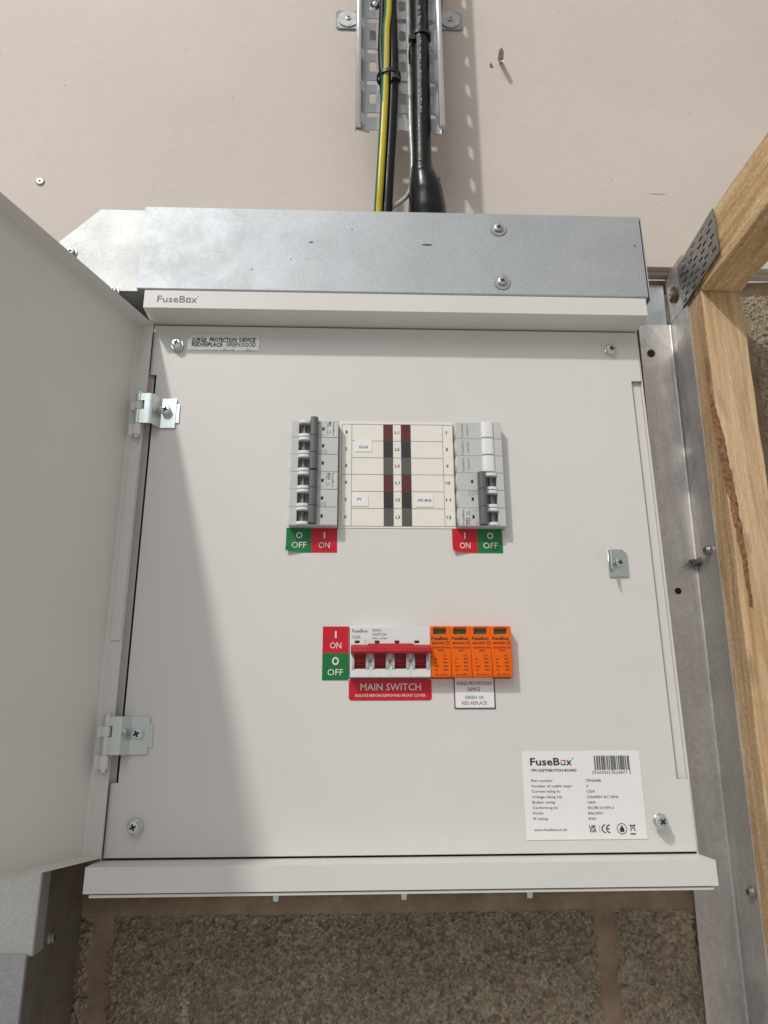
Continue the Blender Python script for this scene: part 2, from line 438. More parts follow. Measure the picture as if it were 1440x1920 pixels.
# ================================================================== THE SETTING
WB = .085                      # front of the cream board
BK = .105                      # face of the block wall
wallboard = thing('wall_board', (0, WB, .64), 'cream painted board facing the wall above the block work', 'wall board')
tag(wallboard, kind='structure')
hole = un(820, 335, WB); hole2 = un(938, 118, WB)
zb0 = .628
plate('board_face', [(-1.3, zb0), (1.1, zb0), (1.1, 2.2), (-1.3, 2.2)], [circ(hole.x, hole.z, .0035, 16)], .009, 'board_paint', wallboard, Y=WB+.009, bev=.0006)
plate('board_backing', [(-1.3, zb0-.004), (1.1, zb0-.004), (1.1, 2.2), (-1.3, 2.2)], [], .0095, 'board_paint', wallboard, Y=BK-.0008)
lathe('drill_hole_shade', [(0, .0005), (.0038, .0005), (.0038, 0)], (hole.x, WB+.0080, hole.z), FR, 'recess_shade_black', wallboard, 16)  # black disc set in the hole as its painted shade

block_wall = thing('block_wall', (0, BK, -.28), 'wall of coarse aggregate concrete blocks below the cream board', 'block wall')
tag(block_wall, kind='structure')
def rough_block(x0, x1, z0, z1, step, amp=.0016):
    nx = max(2, int((x1-x0)/step)); nz = max(2, int((z1-z0)/step))
    V, Fc = [], []
    for j in range(nz+1):
        z = z0+(z1-z0)*j/nz
        for i in range(nx+1):
            x = x0+(x1-x0)*i/nx
            p = Vector((x*235, z*235, 3.1))+noise.noise_vector(Vector((x*150, z*150, 0)))*.45
            d = noise.voronoi(p)[0]
            h = min(.35, d[1]-d[0])*amp*3.2 + noise.noise(Vector((x*90, z*90, 1)))*amp*.6 + noise.noise(Vector((x*420, z*420, 11)))*amp*.7 - amp
            pit = noise.noise(Vector((x*170, z*170, 7)))
            if pit > .24: h -= (pit-.24)*amp*10
            e = min(x-x0, x1-x, z-z0, z1-z)
            ex = ez = 0
            if e < .007:
                h -= (1-e/.007)**2*.0035*(1+noise.noise(Vector((x*70, z*70, 40))))
                ex = noise.noise(Vector((x*120, z*120, 20)))*.0025+noise.noise(Vector((x*35, z*35, 50)))*.003; ez = noise.noise(Vector((x*120, z*120, 30)))*.0025+noise.noise(Vector((x*35, z*35, 60)))*.003
            V.append((x+ex, BK-h, z+ez))
    for j in range(nz):
        for i in range(nx):
            a = j*(nx+1)+i; Fc.append((a, a+1, a+nx+2, a+nx+1))
    # skirt so that the block has depth
    ringi = [i for i in range(nx+1)]+[j*(nx+1)+nx for j in range(1, nz+1)]+[nz*(nx+1)+i for i in range(nx-1, -1, -1)]+[j*(nx+1) for j in range(nz-1, 0, -1)]
    b0 = len(V)
    for k in ringi: V.append((V[k][0], BK+.02, V[k][2]))
    m = len(ringi)
    for k in range(m): Fc.append((ringi[k], b0+k, b0+(k+1) % m, ringi[(k+1) % m]))
    me = bpy.data.meshes.new('concrete_block'); me.from_pydata(V, [], Fc); me.update()
    return put('concrete_block', me, 'block_aggregate', block_wall)
ROW = .225
zt = -.0575
rough_block(-.2645, .1865, zt-.215, zt, .00105)
rough_block(-.46, -.2785, zt-.215, zt, .0016)
rough_block(.2010, .46, zt-.215, zt, .0016)
for r_, js in ((1, (.41, .425)), (2, (.19, .205)), (3, (.4100, .4265))):
    z0 = zt+.010+(r_-1)*.2215; z1 = min(z0+.2115, .622)
    rough_block(js[0]-.45 if r_ != 2 else -.26, js[0], z0, z1, .006)
    rough_block(js[1], .75, z0, z1, .002 if r_ == 3 else .005)
# mortar bed behind and between the blocks
bm = bmesh.new(); nx, nz = 300, 190; grid = []
for j in range(nz+1):
    z = -.28+(.625+.28)*j/nz; row = []
    for i in range(nx+1):
        x = -.47+(.76+.47)*i/nx
        y = BK+.003+noise.noise(Vector((x*40, z*40, 2)))*.0016+noise.noise(Vector((x*140, z*140, 5)))*.0010
        if zt-.004 < z < zt+.012: y -= .0045
        row.append(bm.verts.new((x, y, z)))
    grid.append(row)
for j in range(nz):
    for i in range(nx): bm.faces.new((grid[j][i], grid[j][i+1], grid[j+1][i+1], grid[j+1][i]))
me = bpy.data.meshes.new('mortar'); bm.to_mesh(me); bm.free(); put('mortar', me, 'mortar', block_wall, smooth=True)
# ------------------------------------------------------------------ right-hand steel angle, post, joist
XA = .3283
def SH(p, q, z_): return (p+(z_-.5)*.02, q, z_)
ang = thing('steel_angle', (XA, .1, -.3), 'galvanised steel angle fixed between block wall and timber post', 'steel angle')
# wall leaf + turned leaf as one folded sheet (profile in x-y swept in z)
R_ = .0025
prof = [(.2895, .1005)]+[(XA-R_+R_*math.sin(a), .1005-R_+R_*math.cos(a)) for a in [math.radians(k*15) for k in range(7)]]+[(XA, .056)]
bm = bmesh.new(); bm_prism(bm, strip(prof, .0022), SH, -.32, .5590); bmput('folded_leaf', bm, 'galvanised_aged', ang, auto=30)
prof2 = [(.20, .1022)]+[(XA-R_+R_*math.sin(a), .1022-R_+R_*math.cos(a)) for a in [math.radians(k*15) for k in range(7)]]+[(XA, .058)]
bm = bmesh.new(); bm_prism(bm, [(p[0], p[1]) for p in strip([(.2780, .1022), (XA-.0035, .1022)], .0015)], SH, .5590, .614); bmput('upper_leaf', bm, 'galvanised', ang)
bm = bmesh.new(); bm_prism(bm, strip([(XA-.0005, .1015), (XA, .056)], .0022), SH, .5595, .6240); bmput('upper_flange', bm, 'galvanised_aged', ang)
wc = un(1262, 553, XA-.001, 0)
lathe('washer', [(0, 0), (.0095, 0), (.0095, .0012), (0, .0012)], (XA-.0003, wc.y, wc.z), (-1, 0, 0), 'rust', ang, 28)
screw_part((XA-.0014, wc.y, wc.z), (-1, 0, 0), ang, .0045, .003, 0, 'zinc_dull', name='bolt')
for (u, v) in ((1326, 1032), (1408, 1673)):
    xs_ = XA+(.285-.5 if v < 1300 else -.046-.5)*.02-.0025
    c = un(u, v, xs_, 0)
    screw_part((xs_+.0004, c.y, c.z), (-1, 0, 0), ang, .0045, .0028, .0055, 'zinc_dull')
c = un(1222, 661, .0985); screw_part((c.x, .1003, c.z), FR, ang, .0046, .0012, 0, 'black_screw')
c = un(1272, 1108, .1); lathe('drill_hole_shade', [(0, .0002), (.0034, .0002), (.0036, 0)], (c.x, .1004, c.z), FR, 'recess_shade_black', ang, 14)  # black disc painted as a hole's shade, leaf itself not pierced
# torn scrap of dusty foil hanging on the angle
c = un(1316, 1052, .094)
bm = bmesh.new(); bmesh.ops.create_icosphere(bm, subdivisions=3, radius=1)
for v in bm.verts:
    n_ = noise.noise(v.co*1.7+Vector((3, 1, 0)))
    s_ = 1+.5*n_
    v.co = Vector((c.x+v.co.x*.0105*s_*(1.0 if v.co.x > 0 else 1.25), c.y+v.co.y*.0035*s_, c.z+v.co.z*.0042*s_+v.co.x*.0015))
tf = bmput('dust_clump', bm, 'dust_dark', None, smooth=True); tag(tf, 'dark dusty wisp caught on the steel angle beside a screw', 'dust clump')
tube('thread', [c+Vector((.006, 0, 0)), c+Vector((.0075, .001, -.012)), c+Vector((.0095, .003, -.026))], [.0008, .0007, .0003], 'dust_dark', tf, 6)
tube('thread', [c+Vector((-.009, 0, 0)), c+Vector((-.013, 0, -.001)), c+Vector((-.017, .001, -.005))], [.0009, .0006, .0002], 'dust_dark', tf, 6)

XP0, XP1, YP = .3308, .3745, .0270
def timber_box(name, x0, x1, y0, y1, z0, z1, mats, axis, n, facemat, bev=.0018, shear=0):
    """sawn timber: slightly uneven long faces, rounded arrises"""
    bm = bmesh.new(); bm_box(bm, x0, x1, y0, y1, z0, z1)
    ax = 'xyz'.index(axis)
    lo, hi = ((x0, x1), (y0, y1), (z0, z1))[ax]
    for k in range(1, n):
        co = [0, 0, 0]; no = [0, 0, 0]; co[ax] = lo+(hi-lo)*k/n; no[ax] = 1
        bmesh.ops.bisect_plane(bm, geom=bm.verts[:]+bm.edges[:]+bm.faces[:], plane_co=co, plane_no=no)
    es = [e for e in bm.edges if len(e.link_faces) == 2 and e.calc_face_angle(0) > 1]
    bmesh.ops.bevel(bm, geom=es, offset=bev, segments=3, affect='EDGES', profile=.5)
    for v in bm.verts:
        k = Vector((noise.noise(v.co*22), noise.noise(v.co*22+Vector((9, 0, 0))), noise.noise(v.co*22+Vector((0, 9, 0)))))
        k[ax] = 0; v.co += k*.0012; v.co.x += (v.co.z-.5)*shear
    for f in bm.faces: f.material_index = facemat(f.normal)
    return bmput(name, bm, mats, None, auto=40)
post = timber_box('timber_post', XP0, XP1, YP, .1, -.32, .6190, ['timber_vertical', 'timber_sawn'], 'z', 60, lambda n: 1 if n.x < -.7 else 0, shear=.02)

def bark(pts):
    bm = bmesh.new(); rows_ = []
    P = []
    for i in range(len(pts)-1):
        for k in range(14):
            f_ = k/14; P.append([a+(b-a)*f_ for a, b in zip(pts[i], pts[i+1])])
    for i, (u, v, w_) in enumerate(P):
        w2 = w_*(1+.35*noise.noise(Vector((i*.31, 0, 3)))); u += 2*noise.noise(Vector((i*.17, 5, 3)))
        row = []
        for k in range(9):
            q = un(u+(k/8-.5)*w2, v, YP-.0003); e = 1-abs(k/8-.5)*2
            row.append(bm.verts.new((q.x, YP+.0004-.0022*min(1, e*2)*(.6+.8*noise.noise(Vector((q.x*420, q.z*260, 2)))+.4), q.z)))
        rows_.append(row)
    for A, B in zip(rows_, rows_[1:]):
        for k in range(8): bm.faces.new((A[k], A[k+1], B[k+1], B[k]))
    return bmput('bark_strip', bm, 'bark', post, smooth=True)
bark([(1332, 742, 5), (1340, 775, 11), (1352, 825, 17), (1366, 895, 18), (1380, 965, 17), (1392, 1030, 14), (1402, 1090, 9), (1409, 1140, 3)])
tag(post, 'upright sawn timber post standing against the steel angle', 'timber post')
joist = timber_box('timber_joist', XP0+.0010, XP1+.0022, -.62, YP-.0006, .5565, .6240, ['timber_along'], 'y', 40, lambda n: 0)
tag(joist, 'horizontal timber joist running out from the top of the post', 'timber joist')
# perforated nail plate bridging post and joist
pl_o = [(.0260, .5690), (.0260, .6210), (-.0640, .6130), (-.0640, .5590)]   # a = -y
holes = []
sl = []
for ci in range(4):
    for ri in range(9):
        aa = -.0560+ci*.0225+(ri % 3)*.0058; bb = .5645+ri*.0054+(aa+.05)*.10
        lo_ = .5590+(aa+.0595)*.124+.003; hi_ = .6130+(aa+.0595)*.107-.003
        if aa < .0215 and lo_ < bb < hi_: sl.append((aa, bb))
holes = [rrect(a-.0052, a+.0052, b-.0013, b+.0013, .0010, 2) for a, b in sl]
np_ = thing('nail_plate', (XP0, .015, .556), 'slotted galvanised nail plate bridging timber post and joist', 'nail plate')
plate('perforated_sheet', pl_o, holes, .0012, 'galvanised_plate', np_, M4=YZ, loc=(XP0-.0022, 0, 0))
bm = bmesh.new()
for a, b in sl:
    bm_box(bm, XP0-.0030, XP0-.0014, -a+.0042, -a+.0054, b-.0010, b+.0010)
bmput('tooth_tips', bm, 'zinc', np_, kind='stuff')

# ================================================================== DISTRIBUTION BOARD
XL, XR, ZT = -.248, .2435, .489
db = thing('distribution_board', (0, .08, -.0195), 'cream steel distribution board with its door swung open', 'distribution board')
LIP = -.030
# body: back tray, two sides, and the two bent lips the door closes between
box('back_plate', XL+.002, XR-.002, .0815, .0835, -.017, .506, 'powder_coat', db)
for nm, x0, x1 in (('side_wall', XL+.0005, XL+.0020), ('side_wall', XR-.0008, XR+.0008)):
    box(nm, x0, x1, .0012, .081, -.0175, .506, 'powder_coat', db, .0005)
def lip(name, prof):
    bm = bmesh.new(); bm_prism(bm, prof, XYZ_X, XL, XR)
    es = [e for e in bm.edges if len(e.link_faces) == 2 and e.calc_face_angle(0) > .6]
    bmesh.ops.bevel(bm, geom=es, offset=.0022, segments=4, affect='EDGES', profile=.5)
    return bmput(name, bm, 'powder_coat', db, auto=35)
top_lip = lip('top_lip', [(LIP, ZT+.0005), (LIP, .5085), (.0805, .5085), (.0805, ZT+.012), (.004, ZT+.012), (.004, ZT+.0005)])
bot_lip = lip('bottom_lip', [(LIP, -.0190), (LIP, -.0005), (.004, -.0005), (.004, -.006), (.0805, -.006), (.0805, -.0190)])
box('bottom_seam_sheet', XL+.004, XR-.003, LIP+.0015, .079, -.0222, -.0200, 'powder_coat', db, .0006)
for u in (517, 757, 993):
    c = un(u, 1683, -.018)
    lathe('gland_screw', [(0, .003), (.0030, .003), (.0030, -.0045), (.0024, -.0056), (0, -.0056)], (c.x, -.018, -.0222), (0, 0, 1), 'zinc', db, 14)
pr = Print(LIP-.00025)
pr.logo(ux(295, 561, LIP), ux(372, 561, LIP), uz(335, 567, LIP), uz(335, 555, LIP)-uz(335, 567, LIP), 'print_grey', .006)
pr.build(top_lip, 'logo_print')

# front cover with door-side notches and device openings
cx0, cx1, cz0, cz1 = -.2448, .2428, .0012, .4880
nl, nr_ = -.2384, .2325
out = [(cx0, cz0), (cx1, cz0), (cx1, .0582), (nr_, .0582), (nr_, .4330), (cx1, .4330), (cx1, cz1), (cx0, cz1), (cx0, .4331), (nl, .4331), (nl, .0586), (cx0, .0586)]
DY = -.0115
LCX, LCZ, RCX = -.0817, .3299, .0737      # centres of breaker columns
POLE = .0172; MW = .044; COLH = POLE*6
MSX, MSZ = -.0121, .1648                  # main switch centre
SPX = .0588
hl = [[(LCX-MW/2-.0004, LCZ-COLH/2-.0004), (LCX+MW/2+.0004, LCZ-COLH/2-.0004), (LCX+MW/2+.0004, LCZ+COLH/2+.0004), (LCX-MW/2-.0004, LCZ+COLH/2+.0004)],
      [(RCX-MW/2-.0004, LCZ-COLH/2-.0004), (RCX+MW/2+.0004, LCZ-COLH/2-.0004), (RCX+MW/2+.0004, LCZ+COLH/2+.0004), (RCX-MW/2-.0004, LCZ+COLH/2+.0004)],
      [(MSX-.0356, MSZ-.0223), (SPX+.0358, MSZ-.0223), (SPX+.0358, MSZ+.0223), (MSX-.0356, MSZ+.0223)]]
cover = plate('front_cover', out, hl, .0014, 'powder_coat', db, Y=.0014, bev=.0005)
# inner frame seen through the notches
for x0, x1 in ((-.2475, -.2412), (.2342, .2425)):
    box('inner_frame_strip', x0, x1, .0042, .0056, .03, .46, 'powder_coat', db, .0004)
for (u, v, so) in ((330, 642, .002), (1147, 653, .0), (249, 1552, .003), (1243, 1541, .007)):
    c = un(u, v, -.0055-so)
    screw_part((c.x, 0, c.z), FR, db, .0050, .0052, .0062, 'zinc', rot=.2+u*.01, standoff=so)

# ---------------- hinges
def hinge(dz):
    h = bpy.data.objects.new('hinge', None)
    bm = bmesh.new(); HZ0, HZ1 = .3765+dz, .4070+dz
    # z-bent leaf: raised tongue, ramp, flat foot on the cover
    prof = [(-.2430, -.0125), (-.2385, -.0125), (-.2365, -.0120), (-.2318, -.0022), (-.2300, -.0008), (-.2160, -.0008)]
    bm_prism(bm, strip(prof, -.0013), XYZ_Z, HZ0, HZ1)
    for a, b in ((.3995, .4070), (.3765, .3905)):
        bm_prism(bm, strip([(-.2475, -.0125), (-.2430, -.0125)], -.0013), XYZ_Z, a+dz, b+dz)
        bm_lathe(bm, [(0, 0), (.0038, 0), (.0038, b-a), (0, b-a)], (-.2485, -.0105, a+dz), (0, 0, 1), 18)
    bm_prism(bm, strip([(-.2160, -.0004), (-.2128, -.0004)], -.0009), XYZ_Z, HZ0+.0055, HZ1-.0055)
    leaf = bmput('hinge', bm, 'zinc', db, auto=35)
    bm = bmesh.new()
    for a, b in ((.3910, .3990), (.3655, .3760)):
        bm_lathe(bm, [(0, 0), (.0039, 0), (.0039, b-a), (0, b-a)], (-.2485, -.0105, a+dz), (0, 0, 1), 18)
        bm_box(bm, -.2560, -.2490, -.0105, -.0040, a+dz, b+dz)
    bmput('door_knuckle', bm, 'powder_coat', leaf, auto=35)
    lathe('hinge_pin', [(0, 0), (.0024, 0), (.0024, .046), (.0019, .0466), (0, .0466)], (-.2485, -.0105, .3632+dz), (0, 0, 1), 'zinc', leaf, 12)
    bpy.data.objects.remove(h)
    bm = bmesh.new(); c = Vector((-.2247, -.0021, .3930+dz))
    bm_lathe(bm, [(0, -.001), (.0046, -.001), (.0048, .001), (.0048, .0056), (.0042, .0064), (.003, .0066), (0, .0066)], c, FR, 20)
    s = bmput('screw', bm, 'zinc', db, auto=35)
    cross_slot('cross_recess', c+Vector((0, -.0066, 0)), FR, .0027, s, .5+dz*3)
hinge(0); hinge(-.2957)

# ---------------- latch plate
lx0, lx1, lz0, lz1 = .1908, .2088, .2335, .2592
lp = plate('latch_plate', [(lx0, lz0), (lx1-.001, lz0), (lx1, lz0+.001), (lx1, lz1-.004), (lx1-.004, lz1), (lx0, lz1)], [], .0013, 'zinc', db, Y=-.0006, bev=.0003)
bm = bmesh.new(); bm_prism(bm, strip([(lx0+.0035, -.0012), (lx0-.0030, -.0165)], .0011), XYZ_Z, lz0+.0045, lz1-.0005); bmput('bent_ear', bm, 'zinc', lp)
screw_part((.1998, -.0019, .2456), FR, db, .0044, .005, .0054, 'zinc', rot=.5)

# ---------------- door, swung open about 109 degrees
TH = math.radians(19.6)
du = Vector((-math.sin(TH), -math.cos(TH), 0)); dn = Vector((math.cos(TH), -math.sin(TH), 0))
DC = Vector((-.2440, -.0060, 0))-dn*.0175; DW = .488; DZ0, DZ1 = .0022, .4860; FL = .0172
def dpt(a, b, z): return DC+du*a+dn*b+Vector((0, 0, z))
bm = bmesh.new()
def dbox(bm, a0, a1, b0, b1, z0, z1, bev=.0004):
    n0 = len(bm.verts)
    vs_ = [bm.verts.new(dpt(a, b, z)) for z in (z0, z1) for b in (b0, b1) for a in (a0, a1)]
    fs = [bm.faces.new([vs_[i] for i in q]) for q in ((0,2,3,1),(4,5,7,6),(0,1,5,4),(2,6,7,3),(0,4,6,2),(1,3,7,5))]
    if bev: bmesh.ops.bevel(bm, geom=list({e for f in fs for e in f.edges}), offset=bev, segments=2, affect='EDGES')
# folded tray: sheet with fillet into its returns, hinge-side profile swept in z
k = .0012
arc = [(.003-.003*math.sin(a), .003-.003*math.cos(a)) for a in [math.radians(x) for x in range(0, 91, 15)]]
pf = [(DW-.0012, 0)]+arc+[(0, FL)]
pf = strip(pf, -k)
bm_prism(bm, pf, lambda p, q, s: dpt(p, q, s), DZ0, DZ1)
door = bmput('door', bm, 'powder_coat', db, auto=30)
for z0, z1 in ((DZ0, DZ0+k), (DZ1-k, DZ1)):
    bm = bmesh.new(); dbox(bm, .0014, DW-.002, k*.6, FL, z0, z1, .0003); bmput('door_return', bm, 'powder_coat', door, auto=30)
bm = bmesh.new(); dbox(bm, DW-.0012, DW, .0, FL, DZ0, DZ1, .0003); bmput('door_return', bm, 'powder_coat', door, auto=30)
bm = bmesh.new(); dbox(bm, k*1.2, k*1.2+.0012, .0065, .0168, .175, .352, .0003); bmput('door_stiffener', bm, 'powder_coat', door, auto=30)

# ---------------- stickers (parts of the board)
def sticker(name, x0, x1, z0, z1, mat, Y=-.0002, th=.0004, r=.0006, label=None, peel=0):
    o = plate(name, rrect(x0, x1, z0, z1, r, 2), [], th, mat, db, Y=Y)
    if label: o['label'] = label
    return o
def pxrect(u0, v0, u1, v1, Y=0.):
    um, vm = (u0+u1)/2, (v0+v1)/2
    return ux(u0, vm, Y), ux(u1, vm, Y), uz(um, v1, Y), uz(um, v0, Y)
SY = -.00085
# clear tape with the surge note
x0, x1, z0, z1 = pxrect(352, 627.5, 486, 657)
bm = bmesh.new(); nx_, nz_ = 60, 8; gv = []
for j in range(nz_+1):
    row = []
    for i in range(nx_+1):
        x = x0+(x1-x0)*i/nx_; z = z0+(z1-z0)*j/nz_
        e = max(0, abs(j/nz_-.5)*2-.55)
        row.append(bm.verts.new((x, -.00045-e*abs(noise.noise(Vector((x*140, z*60, 1))))*.0022, z+.0002*noise.noise(Vector((x*200, z, 4))))))
    gv.append(row)
for j in range(nz_):
    for i in range(nx_): bm.faces.new((gv[j][i], gv[j][i+1], gv[j+1][i+1], gv[j+1][i])).smooth = True
me = bpy.data.meshes.new('tape_label'); bm.to_mesh(me); bm.free()
tape = put('tape_label', me, 'tape_clear', db); tape['label'] = 'clear wrinkled tape label with a surge protection note'
pr = Print(-.0009)
for s_, a, b, v0, v1, bo in (('SURGE', 360, 387, 633.5, 640.5, .018), ('PROTECTION', 393, 444, 633.5, 640.5, .018), ('DEVICE', 449, 479, 633.5, 640.5, .018), ('RED:REPLACE', 360, 417, 642, 649, .018), ('GREEN:GOOD', 424, 479, 642, 649.5, 0)):
    pr.px(s_, a, v0, b, v1, 'print_black', bo)
pr.build(tape)
# circuit chart
def zx3(zx, zy=440): return ux(520+zx/3.13, 760+zy/3.13)
def zz3(zy): return uz(745, 760+zy/3.13)
chx0, chx1 = LCX+MW/2+.0012, RCX-MW/2-.0010
chart = sticker('circuit_chart', chx0, chx1, zz3(722), zz3(98), 'card_cream', label='cream circuit chart card numbered 1 to 12')
pr = Print(SY)
L0, L1 = zx3(376), zx3(1037); rows = [zz3(y) for y in (115, 212, 310, 408, 507, 607, 711)]
ca, cb = zx3(435), zx3(976)
lw = .00032
for x in (L0, ca, cb, L1): pr.line((x, rows[-1]), (x, rows[0]), lw, 'print_grey')
for k, z in enumerate(rows):
    a, b = (L0, L1) if k in (0, 3, 6) else (ca, cb)
    pr.line((a, z), (b, z), lw, 'print_grey')
for (a, b) in ((623, 680), (728, 786)):
    for k in range(6):
        pr.rect(zx3(a), zx3(b), rows[k+1]+.0001, rows[k]-.0001, ('print_maroon', 'print_brown_black', 'print_warm_grey')[k % 3], .00005)
for k in range(6):
    zc = (rows[k]+rows[k+1])/2-.0011
    xn = zx3(402); pr.text(str(k+1), xn-.0008-(.0003 if k else -.0003), xn+.0011, zc, .0029, 'print_black', 0, .01)
    xn = zx3(1000); wn = .0010 if k < 3 else .0022
    pr.text(str(k+7), xn-wn, xn+wn, zc, .0029, 'print_black', 0, .01)
    xl = zx3(705); pr.text('L%d' % (k % 3+1), xl-.0021, xl+.0021, zc, .0027, 'print_black', 0, .01)
pr.build(chart)
for nm, bx, tx, s_ in (('note_sticker', (456, 208, 555, 276), (478, 242, 533, 257), 'SOLAR'), ('note_sticker', (440, 525, 533, 594), (470, 547, 496, 562), 'PV'), ('note_sticker', (812, 527, 912, 596), (822, 552, 900, 566), 'SPD MCB')):
    o = sticker(nm, zx3(bx[0]), zx3(bx[2]), zz3(bx[3]), zz3(bx[1]), 'sticker_white', Y=-.0007, th=.0005, label='small white sticker reading '+s_)
    pr = Print(-.0014); pr.text(s_, zx3(tx[0]), zx3(tx[2]), zz3(tx[3]), zz3(tx[1])-zz3(tx[3]), 'print_grey', 0, .012); pr.build(o)
# ON / OFF stickers under the breakers (printed in two halves, one corner lifting)
def onoff(bx, left_green, vertical=False, label=''):
    x0, x1, z0, z1 = bx
    o = thing_part = bpy.data.objects.new('switch_sticker', None); bpy.data.objects.remove(o)
    if not vertical:
        xm = (x0+x1)/2
        bm = bmesh.new(); n_ = 12; m_ = 8
        def pt(i, j):
            x = x0+(x1-x0)*i/n_; z = z0+(z1-z0)*j/m_
            d = max(0, .35-(i/n_)-(j/m_)*.9)
            return (x, -.0004-d*.011, z+d*.004)
        V = [[bm.verts.new(pt(i, j)) for i in range(n_+1)] for j in range(m_+1)]
        for j in range(m_):
            for i in range(n_):
                f = bm.faces.new((V[j][i], V[j][i+1], V[j+1][i+1], V[j+1][i])); f.smooth = True
                f.material_index = 0 if (i < n_/2) == left_green else 1
        me = bpy.data.meshes.new('switch_sticker'); bm.to_mesh(me); bm.free()
        o = put('switch_sticker', me, ['sticker_green', 'sticker_red'], db)
        pr = Print(-.0009)
        for (a, b, kind) in ((x0, xm, left_green), (xm, x1, not left_green)):
            c = (a+b)/2+(.0003 if kind else 0); h = z1-z0
            if kind:
                pr.text('O', c-.0029, c+.0029, z1-h*.43, h*.245, 'print_white', 0, .015); pr.text('OFF', c-.0068, c+.0068, z0+h*.18, h*.235, 'print_white')
            else:
                pr.rect(c-.0006, c+.0006, z1-h*.43, z1-h*.18, 'print_white'); pr.text('ON', c-.0049, c+.0049, z0+h*.18, h*.235, 'print_white')
    else:
        zm = (z0+z1)/2
        bm = bmesh.new()
        V = {(i, j): bm.verts.new(((x0, x1)[i], -.0005, (z0, zm, z1)[j])) for i in (0, 1) for j in (0, 1, 2)}
        for j in (0, 1):
            f = bm.faces.new((V[0, j], V[1, j], V[1, j+1], V[0, j+1])); f.material_index = j
        me = bpy.data.meshes.new('switch_sticker'); bm.to_mesh(me); bm.free()
        o = put('switch_sticker', me, ['sticker_green', 'sticker_red'], db)
        pr = Print(-.0009); c = (x0+x1)/2; h = z1-zm
        pr.rect(c-.0007, c+.0007, zm+h*.56, zm+h*.82, 'print_white'); pr.text('ON', c-.0050, c+.0050, zm+h*.17, h*.23, 'print_white')
        pr.text('O', c-.0031, c+.0031, z0+h*.56, h*.28, 'print_white', 0, .03); pr.text('OFF', c-.0068, c+.0068, z0+h*.17, h*.23, 'print_white')
    o['label'] = label; pr.build(o)
onoff(pxrect(536.5, 990, 632, 1036), True, label='green OFF and red ON sticker under a breaker column')
onoff(pxrect(848, 991, 942, 1037), False, label='red ON and green OFF sticker under a breaker column')
onoff((-.0712, -.0482, .1413, .1878), False, True, label='red ON above green OFF sticker beside the main switch')
# MAIN SWITCH
x0, x1, z0, z1 = pxrect(654, 1273, 809, 1313)
o = sticker('main_switch_label', x0, x1, z0, z1, 'sticker_red', r=.0022, label='red MAIN SWITCH warning label with white lettering')
pr = Print(SY); pr.px('MAIN SWITCH', 676, 1281.5, 789, 1294.5, 'print_white'); pr.px('ISOLATE BEFORE REMOVING FRONT COVER', 666, 1301.5, 798, 1306.5, 'print_white'); pr.build(o)
# SPD status label
x0, x1, z0, z1 = pxrect(851, 1270, 928, 1329)
o = sticker('surge_status_label', x0, x1, z0, z1, 'sticker_white', label='white surge protection status label with a black border')
pr = Print(SY); bwd = .0009
for r in ((x0, x1, z0, z0+bwd), (x0, x0+bwd, z0+bwd, z1), (x1-bwd, x1, z0+bwd, z1)): pr.rect(*r, 'print_black')
pr.px('SURGE PROTECTION', 856, 1278, 921, 1284.5, 'print_grey', .012); pr.px('DEVICE', 877, 1289, 900, 1295.5, 'print_grey', .012)
pr.px('GREEN', 872, 1304.5, 894, 1310.5, 'print_green'); pr.px('OK', 898, 1304.5, 907, 1310.5, 'print_grey')
pr.px('RED', 866, 1315, 880, 1321, 'print_red'); pr.px('REPLACE', 883, 1315, 913, 1321, 'print_grey'); pr.build(o)
# product label
x0, x1, z0, z1 = pxrect(982.5, 1408, 1206, 1574)
o = sticker('product_label', x0, x1, z0, z1, 'sticker_white', label='large white product label with barcode and ratings')
pr = Print(SY)
def q5(zx, zy): return 960+zx/3, 1390+zy/3
def t5(s_, a, y0, b, y1, ink='print_grey', bold=0):
    pr.px(s_, *q5(a, y0), *q5(b, y1), ink, bold)
pr.logo(ux(*q5(101, 118)), ux(*q5(343, 118)), uz(*q5(220, 134)), uz(*q5(220, 94))-uz(*q5(220, 134)), 'print_black', .018, True)
t5('TPN DISTRIBUTION BOARD', 106, 156, 363, 170, 'print_black', .016)
bx = ux(*q5(460, 120)); bx1 = ux(*q5(658, 120)); zb_, zc_ = uz(*q5(560, 160)), uz(*q5(560, 80))
rb = random.Random(3); x = bx
while x < bx1-.0004:
    wd = rb.choice((.00028, .00028, .00056, .00084)); pr.rect(x, min(x+wd, bx1), zb_, zc_, 'print_black'); x += wd+rb.choice((.00028, .0003, .00056, .0008))
for f in (0, .012, .49, .51, .985, .999):
    xx = bx+(bx1-bx)*f; pr.rect(xx, xx+.00025, zb_-.0035, zb_, 'print_black')
t5('5', 450, 168, 460, 182); t5('060523', 477, 167, 553, 182); t5('524877', 572, 167, 650, 182)
L = [('Part number:', 'TPN04FB', 108, 231, 415, 499, 221), ('Number of usable ways:', '4', 110, 337, 417, 427, 251), ('Current rating Ie:', '125A', 112, 271, 420, 467, 281), ('Voltage rating Ue:', '230/400V AC 50Hz', 113, 283, 422, 599, 312), ('Busbar rating:', '16kA', 115, 244, 425, 471, 342), ('Conforming to:', 'IEC/BS 61439-3', 117, 259, 427, 572, 373), ('Finish:', 'RAL9001', 119, 179, 429, 512, 404), ('IP rating:', 'IP3X', 121, 203, 432, 474, 435)]
for a, b, p0, p1, q0, q1, y in L:
    t5(a, p0, y-7, p1, y+7, 'print_black'); t5(b, q0, y-7, q1, y+7, 'print_black')
t5('www.fusebox.co.uk', 124, 490, 311, 504, 'print_black')
